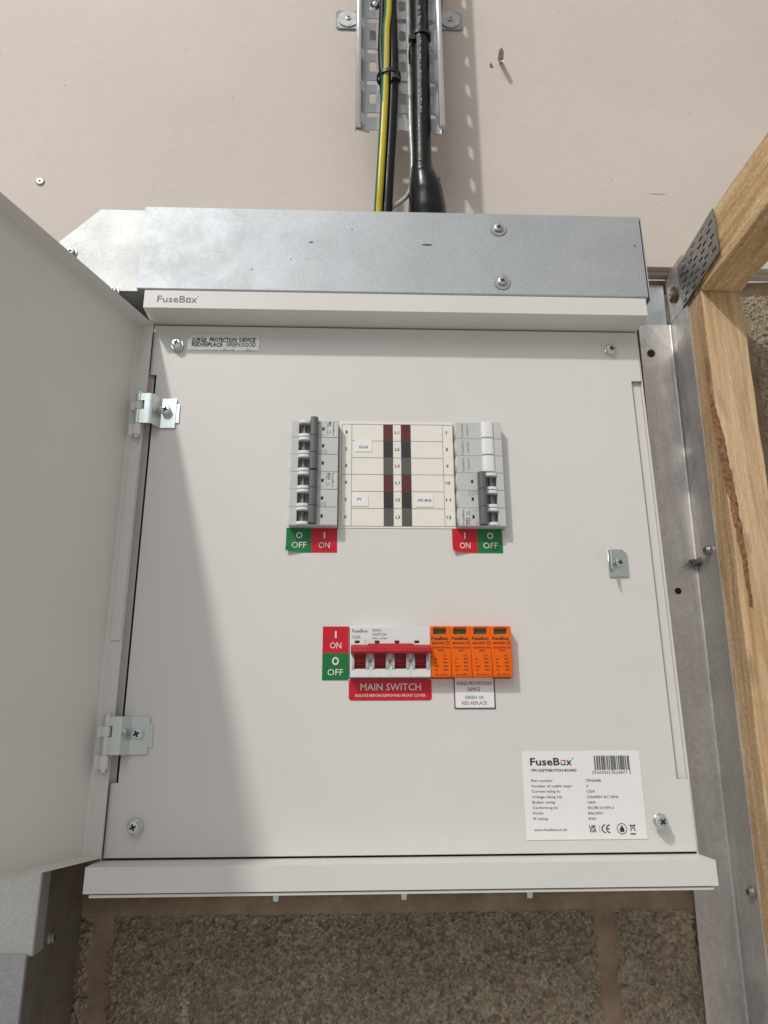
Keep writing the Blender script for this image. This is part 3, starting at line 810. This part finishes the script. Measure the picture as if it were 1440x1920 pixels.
t5('UK', 434, 472, 474, 489, 'print_black', .03); t5('CA', 437, 493, 477, 510, 'print_black', .03)
a = un(*q5(491, 472)); b = un(*q5(493, 512)); pr.line((a.x, a.z), (b.x, b.z), .0003, 'print_black')
for zx in (512, 537):        # the CE letters as arcs
    c = un(*q5(zx+13, 491)); r = .0034
    for k in range(10):
        a0, a1 = math.radians(90+k*18), math.radians(90+(k+1)*18)
        pr.poly([(c.x+rr*math.cos(aa), c.z+rr*math.sin(aa)) for rr, aa in ((r, a0), (r, a1), (r-.0009, a1), (r-.0009, a0))], 'print_black')
    if zx == 537: pr.rect(c.x-.0026, c.x-.0003, c.z-.0004, c.z+.0004, 'print_black')
c = un(*q5(617, 491)); pr.ring(c.x, c.z, .0043, .0005, 'print_black'); pr.poly(circ(c.x, c.z+.0016, .0009, 10), 'print_black'); pr.rect(c.x-.0018, c.x+.0018, c.z-.0024, c.z+.0008, 'print_black')
c = un(*q5(677, 487)); w_ = .0026
pr.line((c.x-w_, c.z+.003), (c.x+w_, c.z-.0022), .0004, 'print_black'); pr.line((c.x+w_, c.z+.003), (c.x-w_, c.z-.0022), .00038, 'print_black')
pr.line((c.x-.0018, c.z+.0018), (c.x-.0011, c.z-.0021), .0004, 'print_black'); pr.line((c.x+.0018, c.z+.0018), (c.x+.0011, c.z-.0021), .0004, 'print_black'); pr.rect(c.x-.0022, c.x+.0022, c.z+.0018, c.z+.0024, 'print_black')
pr.rect(c.x-.0023, c.x+.0023, c.z-.0050, c.z-.0040, 'print_black')
pr.build(o, 'label_print')

# ================================================================== DEVICES
def clip_pole(root, zc):
    """one pole of a breaker: shell with window, drum, two white cheeks, toggle, flag"""
    h = POLE/2-.0001
    sh = plate('pole_case', [(-MW/2, zc-h), (MW/2, zc-h), (MW/2, zc+h), (-MW/2, zc+h)],
               [rrect(-.0150, -.0040, zc-.0058, zc+.0058, .0008, 2), [(.0068, zc-.0016), (.0090, zc-.0016), (.0090, zc+.0016), (.0068, zc+.0016)]], .0150, 'case_grey', root, Y=.0035, bev=.0004)
    box('flag_window', .0066, .0092, -.0106, -.008, zc-.0018, zc+.0018, 'flag_red', root)
    bm = bmesh.new()
    bm_box(bm, -.0152, -.0038, -.0005, .0005, zc-.0066, zc+.0066)
    for xx, rr in ((-.0128, .0011), (-.0103, .0016), (-.0072, .0011)):
        bm_lathe(bm, [(0, 0), (rr, 0), (rr, .0128), (0, .0128)], (xx, -.0050 if rr < .0015 else -.0068, zc-.0064), (0, 0, 1), 10)
    bm_box(bm, -.0146, -.0044, -.0046, -.0008, zc-.0064, zc+.0064)
    bmput('switch_drum', bm, 'drum_grey', root, auto=40)
    for sgn in (1, -1):
        z0 = zc+sgn*.0055; z1 = zc+sgn*.0081
        prof = [(-.0154, -.0100)]+[(-.0097+.0057*math.cos(a), -.0114-.0030*math.sin(a)) for a in [math.pi*(1-k/10) for k in range(11)]]+[(-.0040, -.0100)]
        bm = bmesh.new(); bm_prism(bm, prof, XYZ_Z, min(z0, z1), max(z0, z1)); bmput('window_cheek', bm, 'rim_white', root, auto=30)
def toggle(root, zc, up=0, dn_=0):
    prof = [(-.0042, -.0090), (-.0042, -.0160), (-.0036, -.0182), (-.0016, -.0190), (.0010, -.0188), (.0024, -.0176), (.0030, -.0150), (.0031, -.0090)]
    bm = bmesh.new(); bm_prism(bm, prof, XYZ_Z, zc-POLE/2+.0003-dn_, zc+POLE/2-.0003+up)
    es = [e for e in bm.edges if len(e.link_faces) == 2 and e.calc_face_angle(0) > 1.2]
    bmesh.ops.bevel(bm, geom=es, offset=.0004, segments=2, affect='EDGES')
    bmput('toggle_handle', bm, 'handle_grey', root, auto=50)
def breaker(loc, rot180, rating, label, over=.0):
    root = thing('circuit_breaker', (0, 0, 0), label, 'circuit breaker', 'three pole circuit breakers', world=False)
    for k, zc in enumerate((POLE, 0, -POLE)):
        clip_pole(root, zc); toggle(root, zc, over if k == 0 else 0, .0 if k < 2 else -.0005)
    box('body', -MW/2+.0004, MW/2-.0004, .0037, .045, -POLE*1.5+.0004, POLE*1.5-.0004, 'case_grey', root)
    pr = Print(DY-.00018)
    zt_ = POLE*1.5
    # brand panel on the first pole; text reads downwards (rot -90: positions are -z)
    pr.rect(.0118, .0205, zt_-POLE+.0004, zt_-.0008, 'case_patch')
    pr.Y -= .00012
    pr.text('FuseBox', -zt_+.0014, -zt_+.0158, .0166, .0022, 'print_grey', -90, .012)
    pr.text(rating, -zt_+.0014, -zt_+.0014+.0022*len(rating), .0132, .0019, 'print_black', -90, .03)
    pr.text('400V~', -zt_+.0100, -zt_+.0150, .0136, .0012, 'print_grey', -90)
    pr.text('MF3B60', -zt_+.0014, -zt_+.0075, .0115, .0012, 'print_grey', -90); pr.text('6000', -zt_+.0100, -zt_+.0148, .0115, .0012, 'print_grey', -90)
    pr.Y += .00012
    for k in range(3):    # dashed contact symbol
        z = -.0004-k*.0017+.0025-POLE/2+.002
        for a in range(4):
            x = .0036+a*.0022
            pr.line((x, z+(.0004 if a == 2 else 0)), (x+.0016, z+(.0009 if a == 2 else 0)), .00032, 'print_grey')
    pr.line((.0038, POLE-.0062), (.0088, POLE-.0062), .0002, 'print_pale'); pr.line((.0060, POLE-.0062), (.0060, POLE-.0040), .0002, 'print_pale')
    for k in range(3): pr.line((.0040+k*.0009, POLE+.0050), (.0040+k*.0009, POLE+.0075), .0003, 'print_pale')
    pr.build(root)
    root.location = loc
    if rot180: root.rotation_euler = (0, math.pi, 0)
breaker((LCX, 0, LCZ+POLE*1.5), False, 'B6', 'grey three pole breaker marked B6 beside chart rows 1 to 3', .0014)
breaker((LCX, 0, LCZ-POLE*1.5), False, 'B32', 'grey three pole breaker marked B32 beside chart rows 4 to 6', -.0006)
breaker((RCX, 0, LCZ-POLE*1.5), True, 'B32', 'grey three pole breaker below the blanking modules by rows 10 to 12')
for k in range(3):
    zc = LCZ+POLE*(2.5-k)
    root = thing('blanking_module', (RCX, 0, zc), ('topmost blanking module, beside chart row 7', 'middle blanking module, beside chart row 8', 'lowest blanking module, directly above the right breaker')[k], 'blanking module', 'blanking modules in the breaker row', world=False)
    h = POLE/2-.0001
    plate('case', [(-MW/2, -h), (MW/2, -h), (MW/2, h), (-MW/2, h)], [], .0150, 'case_grey', root, Y=.0035, bev=.0004)
    box('body', -MW/2+.0004, MW/2-.0004, .0037, .045, -h+.0003, h-.0003, 'case_grey', root)
    bm = bmesh.new()
    prof = [(.0024, -.0110)]+[(.0082+.0058*math.cos(a), -.0116-.0026*math.sin(a)**.7) for a in [math.pi*(1-q/12) for q in range(13)]]+[(.0140, -.0110)]
    bm_prism(bm, prof, XYZ_Z, -h+.0012, h-.0002); bmput('raised_blank', bm, 'rim_white', root, auto=40)
    pr = Print(DY-.0002)
    pr.text('FuseBox', -h+.0012, h-.0016, -.0148, .0021, 'print_pale', 90, .004); pr.text('ADRBTPN', -h+.0030, h-.0030, -.0098, .0016, 'print_pale', 90)
    pr.build(root)

# main switch
ms = thing('main_switch', (MSX, 0, MSZ-.022), 'white four pole main switch with a red bar handle', 'main switch')
def msx(zx): return MSX-.0350+(zx-415)/950*.0700
def msz(zy): return MSZ+.0218-(zy-85)/580*.0436
wins = [(465, 605), (700, 840), (937, 1078), (1175, 1315)]
flags = [(475, 530), (710, 765), (945, 1000), (1180, 1235)]
hz = [rrect(msx(a), msx(b), msz(572), msz(330), .0006, 2) for a, b in wins]+[[(msx(a), msz(284)), (msx(b), msz(284)), (msx(b), msz(252)), (msx(a), msz(252))] for a, b in flags]
plate('front_case', [(MSX-.0350, MSZ-.0218), (MSX+.0350, MSZ-.0218), (MSX+.0350, MSZ+.0218), (MSX-.0350, MSZ+.0218)], hz, .0150, 'case_white', ms, Y=.0035, bev=.0005)
box('body', MSX-.0346, MSX+.0346, .0037, .045, MSZ-.0214, MSZ+.0214, 'case_white', ms)
for a, b in flags: box('flag_window', msx(a)-.0002, msx(b)+.0002, -.0104, -.008, msz(284)-.0002, msz(252)+.0002, 'flag_red', ms)
for a, b in wins:
    bm = bmesh.new(); x0, x1 = msx(a)+.0001, msx(b)-.0001
    z0, z1 = msz(572), msz(330)
    prof = [(.002, z0), (-.0050, z0), (-.0062, z0+.003), (-.0090, z0+.0035), (-.0090, z0+.0042), (-.0068, z0+.0046), (-.0074, z0+.0085), (-.0095, z0+.0088), (-.0095, z0+.0096), (-.0078, z0+.0100), (-.0088, z1), (.002, z1)]
    bm_prism(bm, prof, XYZ_X, x0, x1); bmput('switch_rocker', bm, 'red_plastic', ms)
    for xc in (x0-.0010, x1+.0010):   # rounded white cheeks either side of each window
        pr_ = [(-.0108, msz(590)), (-.0108, msz(400))]+[(-.0113-.0028*math.sin(q*math.pi/10), msz(400)+(msz(590)-msz(400))*q/10) for q in range(11)]
        bm = bmesh.new(); bm_prism(bm, pr_[2:], XYZ_X, xc-.0011, xc+.0011); bmput('window_cheek', bm, 'case_grey', ms, auto=40)
for k in range(3):
    xc = (msx(wins[k][1])+msx(wins[k+1][0]))/2
    box('joint_clip', xc-.0007, xc+.0007, -.0120, -.0110, msz(500), msz(475), 'handle_grey', ms, .0001)
    box('joint_groove', xc-.0001, xc+.0001, -.01165, -.011, msz(664), msz(580), 'print_pale', ms)
hp = lambda zt_: [(-.0100, msz(402)), (-.0190, msz(412)), (-.0205, msz(404)), (-.0212, msz(385)), (-.0206, msz(358)), (-.0190, msz(340)), (-.0150, zt_), (-.0100, zt_)]
for a, b, zt_ in ((427, 623, msz(304)), (625, 1163, msz(290)), (1165, 1358, msz(304))):
    bm = bmesh.new(); bm_prism(bm, hp(zt_), XYZ_X, msx(a), msx(b))
    es = [e for e in bm.edges if len(e.link_faces) == 2 and e.calc_face_angle(0) > 1.1]
    bmesh.ops.bevel(bm, geom=es, offset=.0004, segments=2, affect='EDGES'); bmput('bar_handle', bm, 'red_plastic', ms, auto=40)
pr = Print(DY-.0002)
for s_, a, b, y0, y1, bo in (('FuseBox', 440, 625, 122, 157, .01), ('125A', 440, 540, 194, 227, 0), ('MAIN', 682, 785, 117, 149, 0), ('SWITCH', 682, 845, 166, 197, 0), ('400V~ AC22A', 682, 855, 217, 233, .01)):
    pr.text(s_, msx(a), msx(b), msz(y1), msz(y0)-msz(y1), 'print_grey', 0, bo)
pr.line((msx(592), msz(295)), (msx(592), msz(248)), .0002, 'print_pale'); pr.text('1', msx(603), msx(610), msz(258), .0011, 'print_pale')
pr.build(ms)

# surge protection modules
SP = .01785
def sp_module(k, label):
    xc = SPX-SP*1.5+SP*k; x0, x1 = xc-SP/2+.0001, xc+SP/2-.0001
    root = thing('surge_module', (xc, 0, MSZ-.0218), label, 'surge module', 'orange surge protection modules')
    fx = lambda f: x0+(x1-x0)*f
    fz = lambda y: MSZ+.0218-(y-105)/670*.0436
    plate('case', [(x0, MSZ-.0218), (x1, MSZ-.0218), (x1, MSZ+.0218), (x0, MSZ+.0218)], [rrect(fx(.15), fx(.79), fz(214), fz(136), .0004, 2)], .0150, 'orange_plastic', root, Y=.0035, bev=.0006)
    box('body', x0+.0003, x1-.0003, .0037, .045, MSZ-.0214, MSZ+.0214, 'orange_plastic', root)
    box('status_window', fx(.14), fx(.80), -.0082, -.006, fz(216), fz(134), 'window_green', root)
    pr = Print(DY-.0002); ink = 'print_brown_black'
    T = [('REMOVE/PLACE', .17, .80, 110, 124, .01), ('FuseBox', .04, .88, 250, 286, .03), ('SPDCUT2TPN', .06, .68, 321, 344, .03), ('SURGE PROTECTION', .07, .94, 382, 402, .015), ('DEVICE', .36, .66, 419, 438, .015), ('L-N' if k < 3 else 'N-PE', .60, .76, 486, 506, .01),
         ('Uc', .18, .30, 531, 551, .02), ('275V~' if k < 3 else '255V~', .60, .84, 531, 551, .02), ('In', .18, .26, 577, 597, .02), ('20kA', .61, .82, 577, 597, .02), ('Imax', .18, .40, 624, 644, .02), ('40kA', .61, .82, 624, 644, .02), ('Up', .18, .31, 671, 691, .02), ('1.5kV', .61, .84, 671, 691, .02), ('IEC 61643-11', .22, .84, 735, 755, .01)]
    for s_, a, b, y0, y1, bo in T: pr.text(s_, fx(a), fx(b), fz(y1), fz(y0)-fz(y1), ink, 0, bo)
    a, b, z0, z1 = fx(.77), fx(.92), fz(349), fz(309); w_ = .00022
    for r in ((a, b, z0, z0+w_), (a, b, z1-w_, z1), (a, a+w_, z0+w_, z1-w_), (b-w_, b, z0+w_, z1-w_)): pr.rect(*r, ink)
    pr.text('T2', a+.0005, b-.0005, z0+.0006, .0013, ink)
    pr.build(root)
for k, lb in enumerate(('orange surge module with green window touching the main switch', 'second orange surge module from the main switch', 'third orange surge module from the main switch', 'orange surge module marked N-PE at the end of the row')): sp_module(k, lb)

# ================================================================== TRUNKING
TY = -.0125
tr = thing('cable_trunking', (0, WB, .5215), 'galvanised steel trunking across the top of the distribution board', 'cable trunking')
tx0, tx1, tz0, tz1 = -.2622, .2545, .5215, .6205
box('trunk_body', tx0+.001, tx1+.0015, TY+.0045, WB-.001, tz0+.0012, tz1-.0012, 'galvanised', tr, .001)
bm = bmesh.new(); bm_prism(bm, strip([(TY+.014, tz0), (TY+.0016, tz0), (TY, tz0+.0016), (TY, tz1-.0016), (TY+.0016, tz1), (TY+.014, tz1)], -.0011), XYZ_X, tx0, tx1); lid = bmput('lid', bm, 'galvanised', tr, auto=50)
box('end_cap', tx1+.0020, tx1+.0031, TY+.001, WB-.002, tz0-.0015, tz1-.0005, 'galvanised', tr, .0004)
for (u, v, r) in ((935, 427, .4), (942, 527, .1)):
    c = un(u, v, TY-.002)
    screw_part((c.x, TY, c.z), FR, tr, .0047, .0026, .0088, 'zinc_dull', rot=r, wt=.0012)
bm = bmesh.new()
for (u, v, w_, h_) in ((583, 454, .0022, .0006), (801, 459, .0055, .0009), (545, 486, .0006, .0006), (1190, 461, .001, .001), (660, 430, .0007, .0005), (472, 505, .0009, .0004)):
    c = un(u, v, TY); bm_lathe(bm, [(0, .0003), (1, .0003), (1, 0)], (0, 0, 0), FR, 8)
    for v_ in bm.verts[-17:]: v_.co = Vector((c.x+v_.co.x*w_, TY-.0001+v_.co.y, c.z+v_.co.z*h_))
bmput('scuff_marks', bm, 'dust_dark', lid, kind='stuff')
# bend on the left, down to the upright trunking
tb = thing('trunking_bend', (-.33, WB, .45), 'angled galvanised trunking bend half hidden behind the open door', 'trunking bend')
bp = [(-.2615, .6190), (-.3090, .6190), (-.3900, .5330), (-.3900, .4520), (-.2915, .4520), (-.2915, .5060)]+[(-.2815-.010*math.cos(a), .5060+.016*math.sin(a)) for a in [math.radians(x) for x in (20, 45, 70, 90)]]+[(-.2615, .5220)]
plate('bend_lid', bp, [], .0012, 'galvanised_bend', tb, Y=-.0060, bev=.0004)
plate('bend_body', [(x+(.0014 if x < -.3 else 0), z-.001 if z > .6 else z) for x, z in bp], [], .088, 'galvanised_bend', tb, Y=.0835)
for (u, v) in ((138, 468), (217, 541)):
    c = un(u, v, -.010); screw_part((c.x-.003, -.0074, c.z-.002), FR, tb, .0044, .0030, .0062, 'zinc_dull')
vt = thing('upright_trunking', (-.34, WB, -.32), 'upright galvanised trunking below the open door', 'cable trunking')
VX0, VX1 = -.382, -.2800
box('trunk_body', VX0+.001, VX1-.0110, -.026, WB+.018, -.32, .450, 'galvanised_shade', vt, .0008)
bm = bmesh.new(); bm_prism(bm, strip([(VX0, -.012), (VX0, -.0290), (VX0+.001, -.030), (VX1-.001, -.030), (VX1, -.0290), (VX1, -.012)], .0011), XYZ_Z, -.0600, .4515); bmput('lid', bm, 'galvanised_box', vt, auto=40)
bm = bmesh.new(); bm_prism(bm, strip([(VX0-.001, -.012), (VX0-.001, -.0315), (VX0, -.0328), (VX1-.004, -.0328), (VX1-.003, -.0315), (VX1-.003, -.0295)], .0012), XYZ_Z, -.32, -.0585); bmput('coupler_lid', bm, 'galvanised_brushed', vt, auto=40)
c = un(95, 1757, VX1-.011, 0); screw_part((VX1-.0110, c.y, c.z), (1, 0, 0), vt, .0045, .0026, .0055, 'zinc_dull')

# ================================================================== CABLE TRAY + CABLES
ty = .0350
tray = thing('cable_tray', (.005, WB, .77), 'perforated galvanised cable tray standing off the cream board', 'cable tray')
TX0, TX1, TZ0, TZ1 = -.0450, .0545, .7680, 1.20
holes = []; k = 0; z = .8180
while z < TZ1-.03:
    for xc in (-.0255, .0105, .0440): holes.append(rrect(xc-.0040, xc+.0040, z-.0080, z+.0080, .0022))
    for a, b in ((-.0325, -.0065), (.0005, .0245), (.0315, .0490)):
        if z-.0245 > TZ0+.010: holes.append(rrect(a, b, z-.0245-.0036, z-.0245+.0036, .0022))
    z += .0485
tn = [(TX0, TZ0+.004)]
for xc in (-.024, .010, .040): tn += [(xc-.006, TZ0), (xc-.005, TZ0+.004), (xc+.005, TZ0+.004), (xc+.006, TZ0)]
tn += [(TX1, TZ0), (TX1, TZ1), (TX0, TZ1)]
plate('tray_base', tn, holes, .0012, 'galvanised_tray', tray, Y=ty+.0012)
for X, sg in ((TX0, -1), (TX1, 1)):
    hs = []; z = .8000
    while z < TZ1-.02:
        hs.append(rrect(-.029, -.020, z-.0085, z+.0085, .002)); z += .0485
    plate('side_flange', [(-ty, TZ0), (-.0095, TZ0-.014), (-.0095, TZ1), (-ty, TZ1)], hs, .0012, 'galvanised_tray', tray, M4=YZ, loc=(X+sg*.0006, 0, 0))
    tube('rolled_edge', [(X+sg*.0012-sg*.0034, .0095, TZ0-.0155), (X+sg*.0012-sg*.0034, .0095, TZ1)], .0034, 'rolled_zinc', tray, 14, 1)
# stand-off bracket with a foot each side
for (u, v, sg) in ((653, 40, -1), (843, 42, 1)):
    c = un(u, v, WB)
    br = plate('bracket_foot', rrect(min(c.x-.0165, c.x-.0165), c.x+.0165, c.z-.0150, c.z+.0150, .005), [], .0025, 'galvanised_tray', tray, Y=WB-.0003)
    xw = c.x-sg*.0150
    box('bracket_web', xw-.0011, xw+.0011, ty+.0022, WB-.0032, c.z-.0145, c.z+.0145, 'galvanised_tray', tray)
    screw_part((c.x, WB-.0029, c.z), FR, tray, .0034, .0018, .0138, 'zinc_dull', wt=.0016)
cL = un(653, 40, WB); cR = un(843, 42, WB)
box('bracket_bar', cL.x+.0150, cR.x-.0150, ty+.0016, ty+.0036, cL.z-.0143, cL.z+.0143, 'galvanised_tray', tray)
c = un(703, 4, ty-.004)
lathe('tray_bolt', [(0, -.004), (.0058, -.004), (.0058, .0012), (.0050, .0030), (.0030, .0042), (0, .0046)], (c.x, ty-.0002, c.z), FR, 'zinc', tray, 18)

def pth(pts, Y): return [un(u, v, y) for (u, v), y in zip(pts, Y if isinstance(Y, (list, tuple)) else [Y]*len(pts))]
def up(p, dz=.22): return [p[0]+Vector((0, .0, dz))]+p
# earth: yellow with green bands
p = pth([(728, -10), (724, 55), (722.5, 139), (719, 222), (712.5, 333), (709, 389), (708, 420)], [.018, .017, .0165, .017, .020, .026, .03])
p = up(p)
earth = tube('earth_cable', p, .0046, ['cable_yellow', 'cable_green'], None, 24, 14, lambda i, k, n: 0 if ((k+(1 if i < 52 else 0)) % n) in (19, 20, 21, 22, 23, 0, 1) or 7 < k < 15 else 1)
tag(earth, 'green and yellow striped earth cable running down the tray', 'cable')
p = up(pth([(733, -10), (735, 55), (737, 139), (734, 222), (728, 333), (725, 389), (724, 420)], [.025, .025, .0245, .025, .027, .031, .034]))
o = tube('power_cable', p, .0066, 'black_pvc', None, 18, 12); tag(o, 'slim black cable strapped beside the striped earth cable', 'cable')
p = up(pth([(718, -10), (715, 83), (718, 155), (723, 250), (720, 333), (717, 389), (716, 420)], [.029, .029, .029, .0305, .033, .036, .038]))
o = tube('power_cable', p, .0044, 'black_pvc', None, 14, 12); tag(o, 'thin black cable partly hidden behind the striped earth cable', 'cable')
p = up(pth([(786, -10), (788, 83), (789.5, 167), (790.5, 250), (791.5, 322)], [.0215, .0215, .0215, .0225, .0245]))
arm = tube('armoured_cable', p, .0108, 'black_pvc', None, 24, 12, wob=.02); 
bm = bmesh.new(); rp = random.Random(5)
for k in range(130):
    v_ = 12+k*1.55; c_ = un(785.5+v_*.016, v_, .0215-.0109)
    if rp.random() < .3: continue
    w_, h_ = rp.uniform(.0003, .0011), rp.uniform(.0006, .0014); dx = rp.uniform(-.0009, .0009)
    bm.faces.new([bm.verts.new((c_.x+dx+a*w_, c_.y-.0001, c_.z+b*h_)) for a, b in ((-1, -1), (1, -1), (1, 1), (-1, 1))])
bmput('embossed_print', bm, 'print_pale', arm, kind='stuff')
tag(arm, 'thick black armoured cable ending in a rubber gland shroud', 'cable')
sp_ = [(791.2, 313, 11.4), (791.4, 316, 12.2), (791.6, 319, 12.2), (792.5, 326, 13.4), (794, 335, 15.4), (796, 346, 17.6), (798, 360, 19.4), (800, 378, 20.4), (801, 396, 21), (802, 420, 21.2)]
tube('gland_shroud', pth([(a, b) for a, b, _ in sp_], [.0245, .0246, .0248, .0255, .0265, .028, .030, .0325, .035, .038]), [r/1000 for *_, r in sp_], 'black_rubber', arm, 28, 6, wob=.03)
p = up(pth([(765, -10), (766, 83), (768, 167), (770, 240), (773, 300), (771, 345), (764, 366), (750, 379), (736, 388), (728, 398), (724, 415)], [.026, .026, .026, .027, .029, .031, .032, .033, .034, .036, .04]))
o = tube('grey_wire', p, .0026, 'clear_sheath', None, 12, 10); tag(o, 'thin pale grey wire running behind the armoured cable', 'wire')
c = un(714, 397, .03)
o = lathe('cable_grommet', [(.010, 0), (.0165, 0), (.0175, .002), (.0165, .0055), (.0130, .0062), (.010, .006)], (c.x, c.y, .6195), (0, 0, 1), 'black_rubber', None, 24); tag(o, 'black rubber grommet where slim cables enter the trunking', 'grommet')
def tie(c, rx, ry, label, head, tilt=0, tail=None):
    bm = bmesh.new(); n = 36
    R_ = []
    for k in range(n):
        a = 2*math.pi*k/n; ca, sa = math.cos(a), math.sin(a)
        R_.append([bm.verts.new((c.x+ca*(rx+d), c.y+sa*(ry+d), c.z+h+ca*tilt)) for d, h in ((0, -.0024), (.0016, -.0024), (.0016, .0024), (0, .0024))])
    for k in range(n):
        A, B = R_[k], R_[(k+1) % n]
        for j in range(4): bm.faces.new((A[j], A[(j+1) % 4], B[(j+1) % 4], B[j]))
    o = bmput('cable_tie', bm, 'tie_black', None, auto=50); tag(o, label, 'cable tie', 'black cable ties on the tray')
    h = Vector(head)
    bm = bmesh.new(); bm_box(bm, h.x-.0038, h.x+.0038, h.y-.0032, h.y+.0032, h.z-.0035, h.z+.0040, .0008); bmput('tie_head', bm, 'tie_black', o, auto=40)
    if tail: tube('tie_tail', [Vector(q) for q in tail], .0011, 'tie_black', o, 8)
c = un(729, 146, .021); h = un(741, 141, .008)
tie(c, .0128, .0108, 'black cable tie around the earth cable bundle', (h.x, .0105, h.z), .001, [(h.x, .0095, h.z), (h.x+.001, .003, h.z+.007), (h.x+.002, .000, h.z+.010)])
c = un(788, 73, .0215); h = un(772, 72, .012)
tie(c, .0110, .0110, 'black cable tie around the thick armoured cable', (h.x, .0125, h.z), .0005, [(h.x, .012, h.z-.002), (h.x-.003, .016, h.z-.016), (h.x-.002, .024, h.z-.026)])

# ================================================================== MARKS ON THE CREAM BOARD
c = un(75, 340, WB-.001)
ws = thing('wall_screw', (c.x, WB, c.z), 'small cross head screw driven into the cream board', 'screw'); screw_part((c.x, WB, c.z), FR, ws, .0050, .0022, 0, 'zinc_dull', name='screw_head')
# ragged hole with a lifted paper tongue
plug = thing('torn_hole', (hole2.x, WB, hole2.z), 'ragged brown tear in the cream board with a lifted paper tongue', 'tear')
def pq(zx, zy): 
    q = un(600+zx/3.6, zy/3.6, WB); return (q.x, q.z)
plate('tear', [pq(*q) for q in ((1200, 400), (1208, 345), (1225, 322), (1238, 345), (1236, 420), (1222, 432), (1205, 420))], [], .0006, 'plug_brown', plug, Y=WB-.0001)
a = [pq(*q) for q in ((1203, 425), (1236, 425), (1232, 480), (1218, 502), (1206, 490))]
bm = bmesh.new(); f = bm.faces.new([bm.verts.new((p[0], WB-.0012-(.016 if i >= 2 else 0), p[1])) for i, p in enumerate(a)])
ex = bmesh.ops.extrude_face_region(bm, geom=[f]); bmesh.ops.translate(bm, verts=[v for v in ex['geom'] if isinstance(v, bmesh.types.BMVert)], vec=(0, -.0006, 0))
bmput('paper_tongue', bm, 'paper_torn', plug)
plate('tear', [pq(*q) for q in ((1145, 440), (1155, 420), (1160, 440), (1172, 455), (1150, 458))], [], .0004, 'plug_brown', plug, Y=WB-.0001)
# pencil stroke and stray flecks on the board
bm = bmesh.new()
def fleck(u, v, L_, w_, ang_):
    c = un(u, v, WB); d = Vector((math.cos(ang_), 0, math.sin(ang_))); n_ = Vector((-d.z, 0, d.x))
    bm.faces.new([bm.verts.new(c+Vector((0, -.0003, 0))+d*a*L_/2+n_*b*w_/2) for a, b in ((-1, -.3), (-.4, -1), (.5, -.8), (1, .2), (.3, 1), (-.6, .8))])
rf = random.Random(11)
for k in range(120):
    u, v = rf.uniform(0, 1400), rf.uniform(0, 480)
    fleck(u, v, rf.uniform(.0006, .0028), rf.uniform(.0003, .0007), rf.uniform(0, 3.1))
bmput('flecks', bm, 'speck_brown', wallboard, kind='stuff')
bm = bmesh.new(); fleck(1233, 364, .024, .0007, 0); bmput('pencil_stroke', bm, 'pencil_red', wallboard)
for o in bpy.data.objects:
    if '_w' in o: del o['_w']
